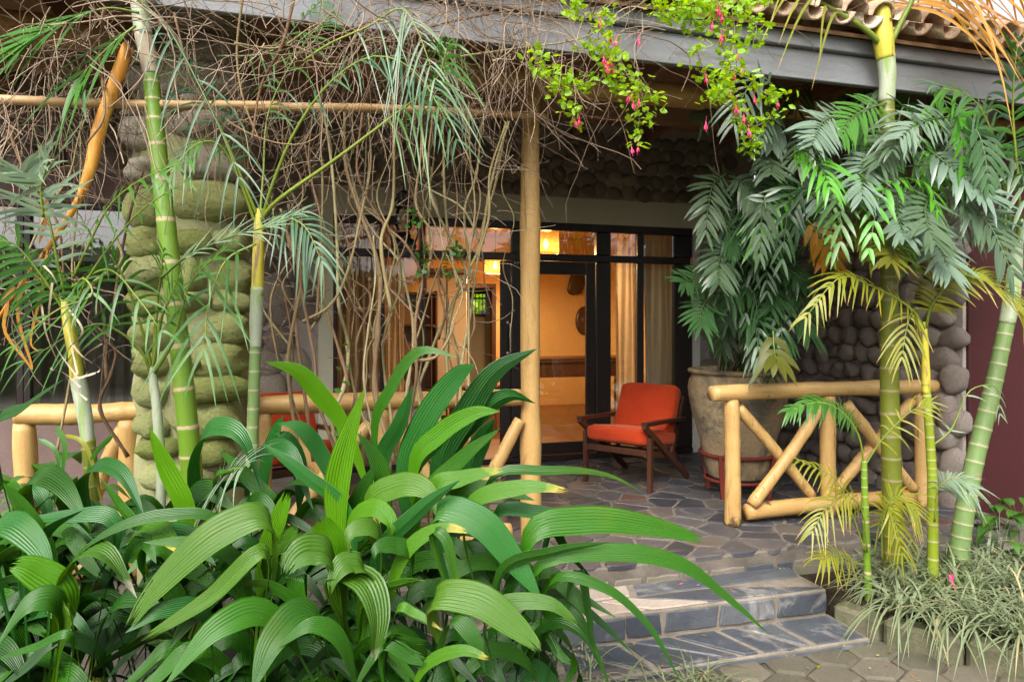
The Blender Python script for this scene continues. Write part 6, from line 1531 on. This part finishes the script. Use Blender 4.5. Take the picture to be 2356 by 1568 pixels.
# broad leaved weeds beside the maroon wall and by the far left window
def broad_plant(label, base, n, seed, s=.16):
    rg = random.Random(seed); t = thing('leafy_shrub', label, 'plant', base)
    for k in range(n):
        a = rg.uniform(0, 6.28); h = rg.uniform(.05, .32); r = rg.uniform(.03, .2)
        tip = A(base) + A((r * math.cos(a), r * math.sin(a), h)); L = s * rg.uniform(.6, 1.1)
        P = [A(base), (A(base) + tip) / 2 + A((0, 0, .05)), tip, tip + A((math.cos(a) * L * .5, math.sin(a) * L * .5, .02)), tip + A((math.cos(a) * L, math.sin(a) * L, -.3 * L))]
        V, Fc, uv = blade_mesh(P, L * .24, lambda u: np.where(u < .5, .05, np.sin(np.pi * np.clip((u - .48) / .52, 0, 1) ** .7)), A((-math.sin(a), math.cos(a), 0)), 14, 5, 0, .2, rng=rg)
        part('leaf', V, Fc, BROADLEAF, t, uv)
p = WZ(2300, 1290, -.17); broad_plant('small glossy leaved shrub at the foot of the maroon wall', tuple(p), 22, 1)
p = WZ(2345, 1260, -.17); broad_plant('small broad leaved weed in the far right corner', (p[0], p[1], -.17), 14, 2)
p = WY(120, 1000, 3.75); broad_plant('heart leaved plant in front of the left window', (p[0], p[1], .35), 20, 3, .2)

# fallen petals and leaf bits on the path and steps
def litter_mesh(mat, s):
    V = A([(-.5, 0, 0), (0, -.28, .05), (.5, 0, .02), (0, .28, .08)]) * s
    return mesh('fallen_leaf', V, [(0, 1, 2), (0, 2, 3)], mat)
LT = [litter_mesh(FRONDY, .028), litter_mesh(GRASSD, .026), litter_mesh(PINK, .024), litter_mesh(FRONDO, .022)]
lit = []
for k in range(60):
    x = RG.uniform(1.0, 2.95); y = RG.uniform(2.1, 3.45)
    z = -.268 if y < 2.82 else -.234 if y < 3.13 else -.1
    if x > 2.62 and y > 2.82: continue
    lit.append((x, y, z))
ft = thing('fallen_petals', 'scattered yellow and pink fallen petals on the path and steps', 'fallen petals', (1.9, 2.6, PATH_Z)); ft['kind'] = 'stuff'
for p in lit: inst('petal', RG.choice(LT), ft, (p[0], p[1], p[2] + .004), (RG.uniform(-.3, .3), RG.uniform(-.3, .3), RG.uniform(0, 6)))
ff = inst('pink_blossom', FLM[1], None, tuple(WZ(2193, 1345, -.02)), (2.6, .3, 0), (1.2,) * 3); tag(ff, 'single fallen pink blossom lying on the border grass', 'flower')

# ------------------------------------------------------------------ garden behind the camera and behind the house (seen in the glass)
def leaf_mass(name, label, centers, nper, size, mat, seed):
    rg = np.random.default_rng(seed); Vs, Fs, k0 = [], [], 0
    for c, r in centers:
        n = nper
        u = rg.normal(size=(n, 3)); u /= np.linalg.norm(u, axis=1, keepdims=True)
        p = A(c) + u * A(r) * rg.uniform(.35, 1, (n, 1)) ** .6
        a = rg.normal(size=(n, 3)); a /= np.linalg.norm(a, axis=1, keepdims=True)
        b_ = np.cross(a, rg.normal(size=(n, 3))); b_ /= np.linalg.norm(b_, axis=1, keepdims=True)
        s = size * rg.uniform(.6, 1.3, (n, 1))
        Vs.append(np.stack([p - a * s, p + b_ * s * .42, p + a * s, p - b_ * s * .42], 1).reshape(-1, 3))
        Fs.append(np.arange(n * 4).reshape(n, 4) + k0); k0 += n * 4
    o = part(name, np.concatenate(Vs), np.concatenate(Fs), mat, None, None, False); tag(o, label, 'foliage', kind='stuff')
rg = random.Random(44)
cs = [((rg.uniform(-9, 10), rg.uniform(-8.5, -5.5), rg.uniform(.0, 2.9)), (1.1, .8, .9)) for k in range(80)]
leaf_mass('garden_foliage', 'leafy garden opposite the porch, seen only as reflections in the glass', cs, 480, .15, BROADLEAF, 2)
cs = [((rg.uniform(-1, 5), rg.uniform(15, 18), rg.uniform(.3, 2.6)), (1.0, .8, .8)) for k in range(16)]
leaf_mass('rear_garden_foliage', 'bright green foliage beyond the small barred rear window', cs, 260, .12, FUCHSIAL, 3)
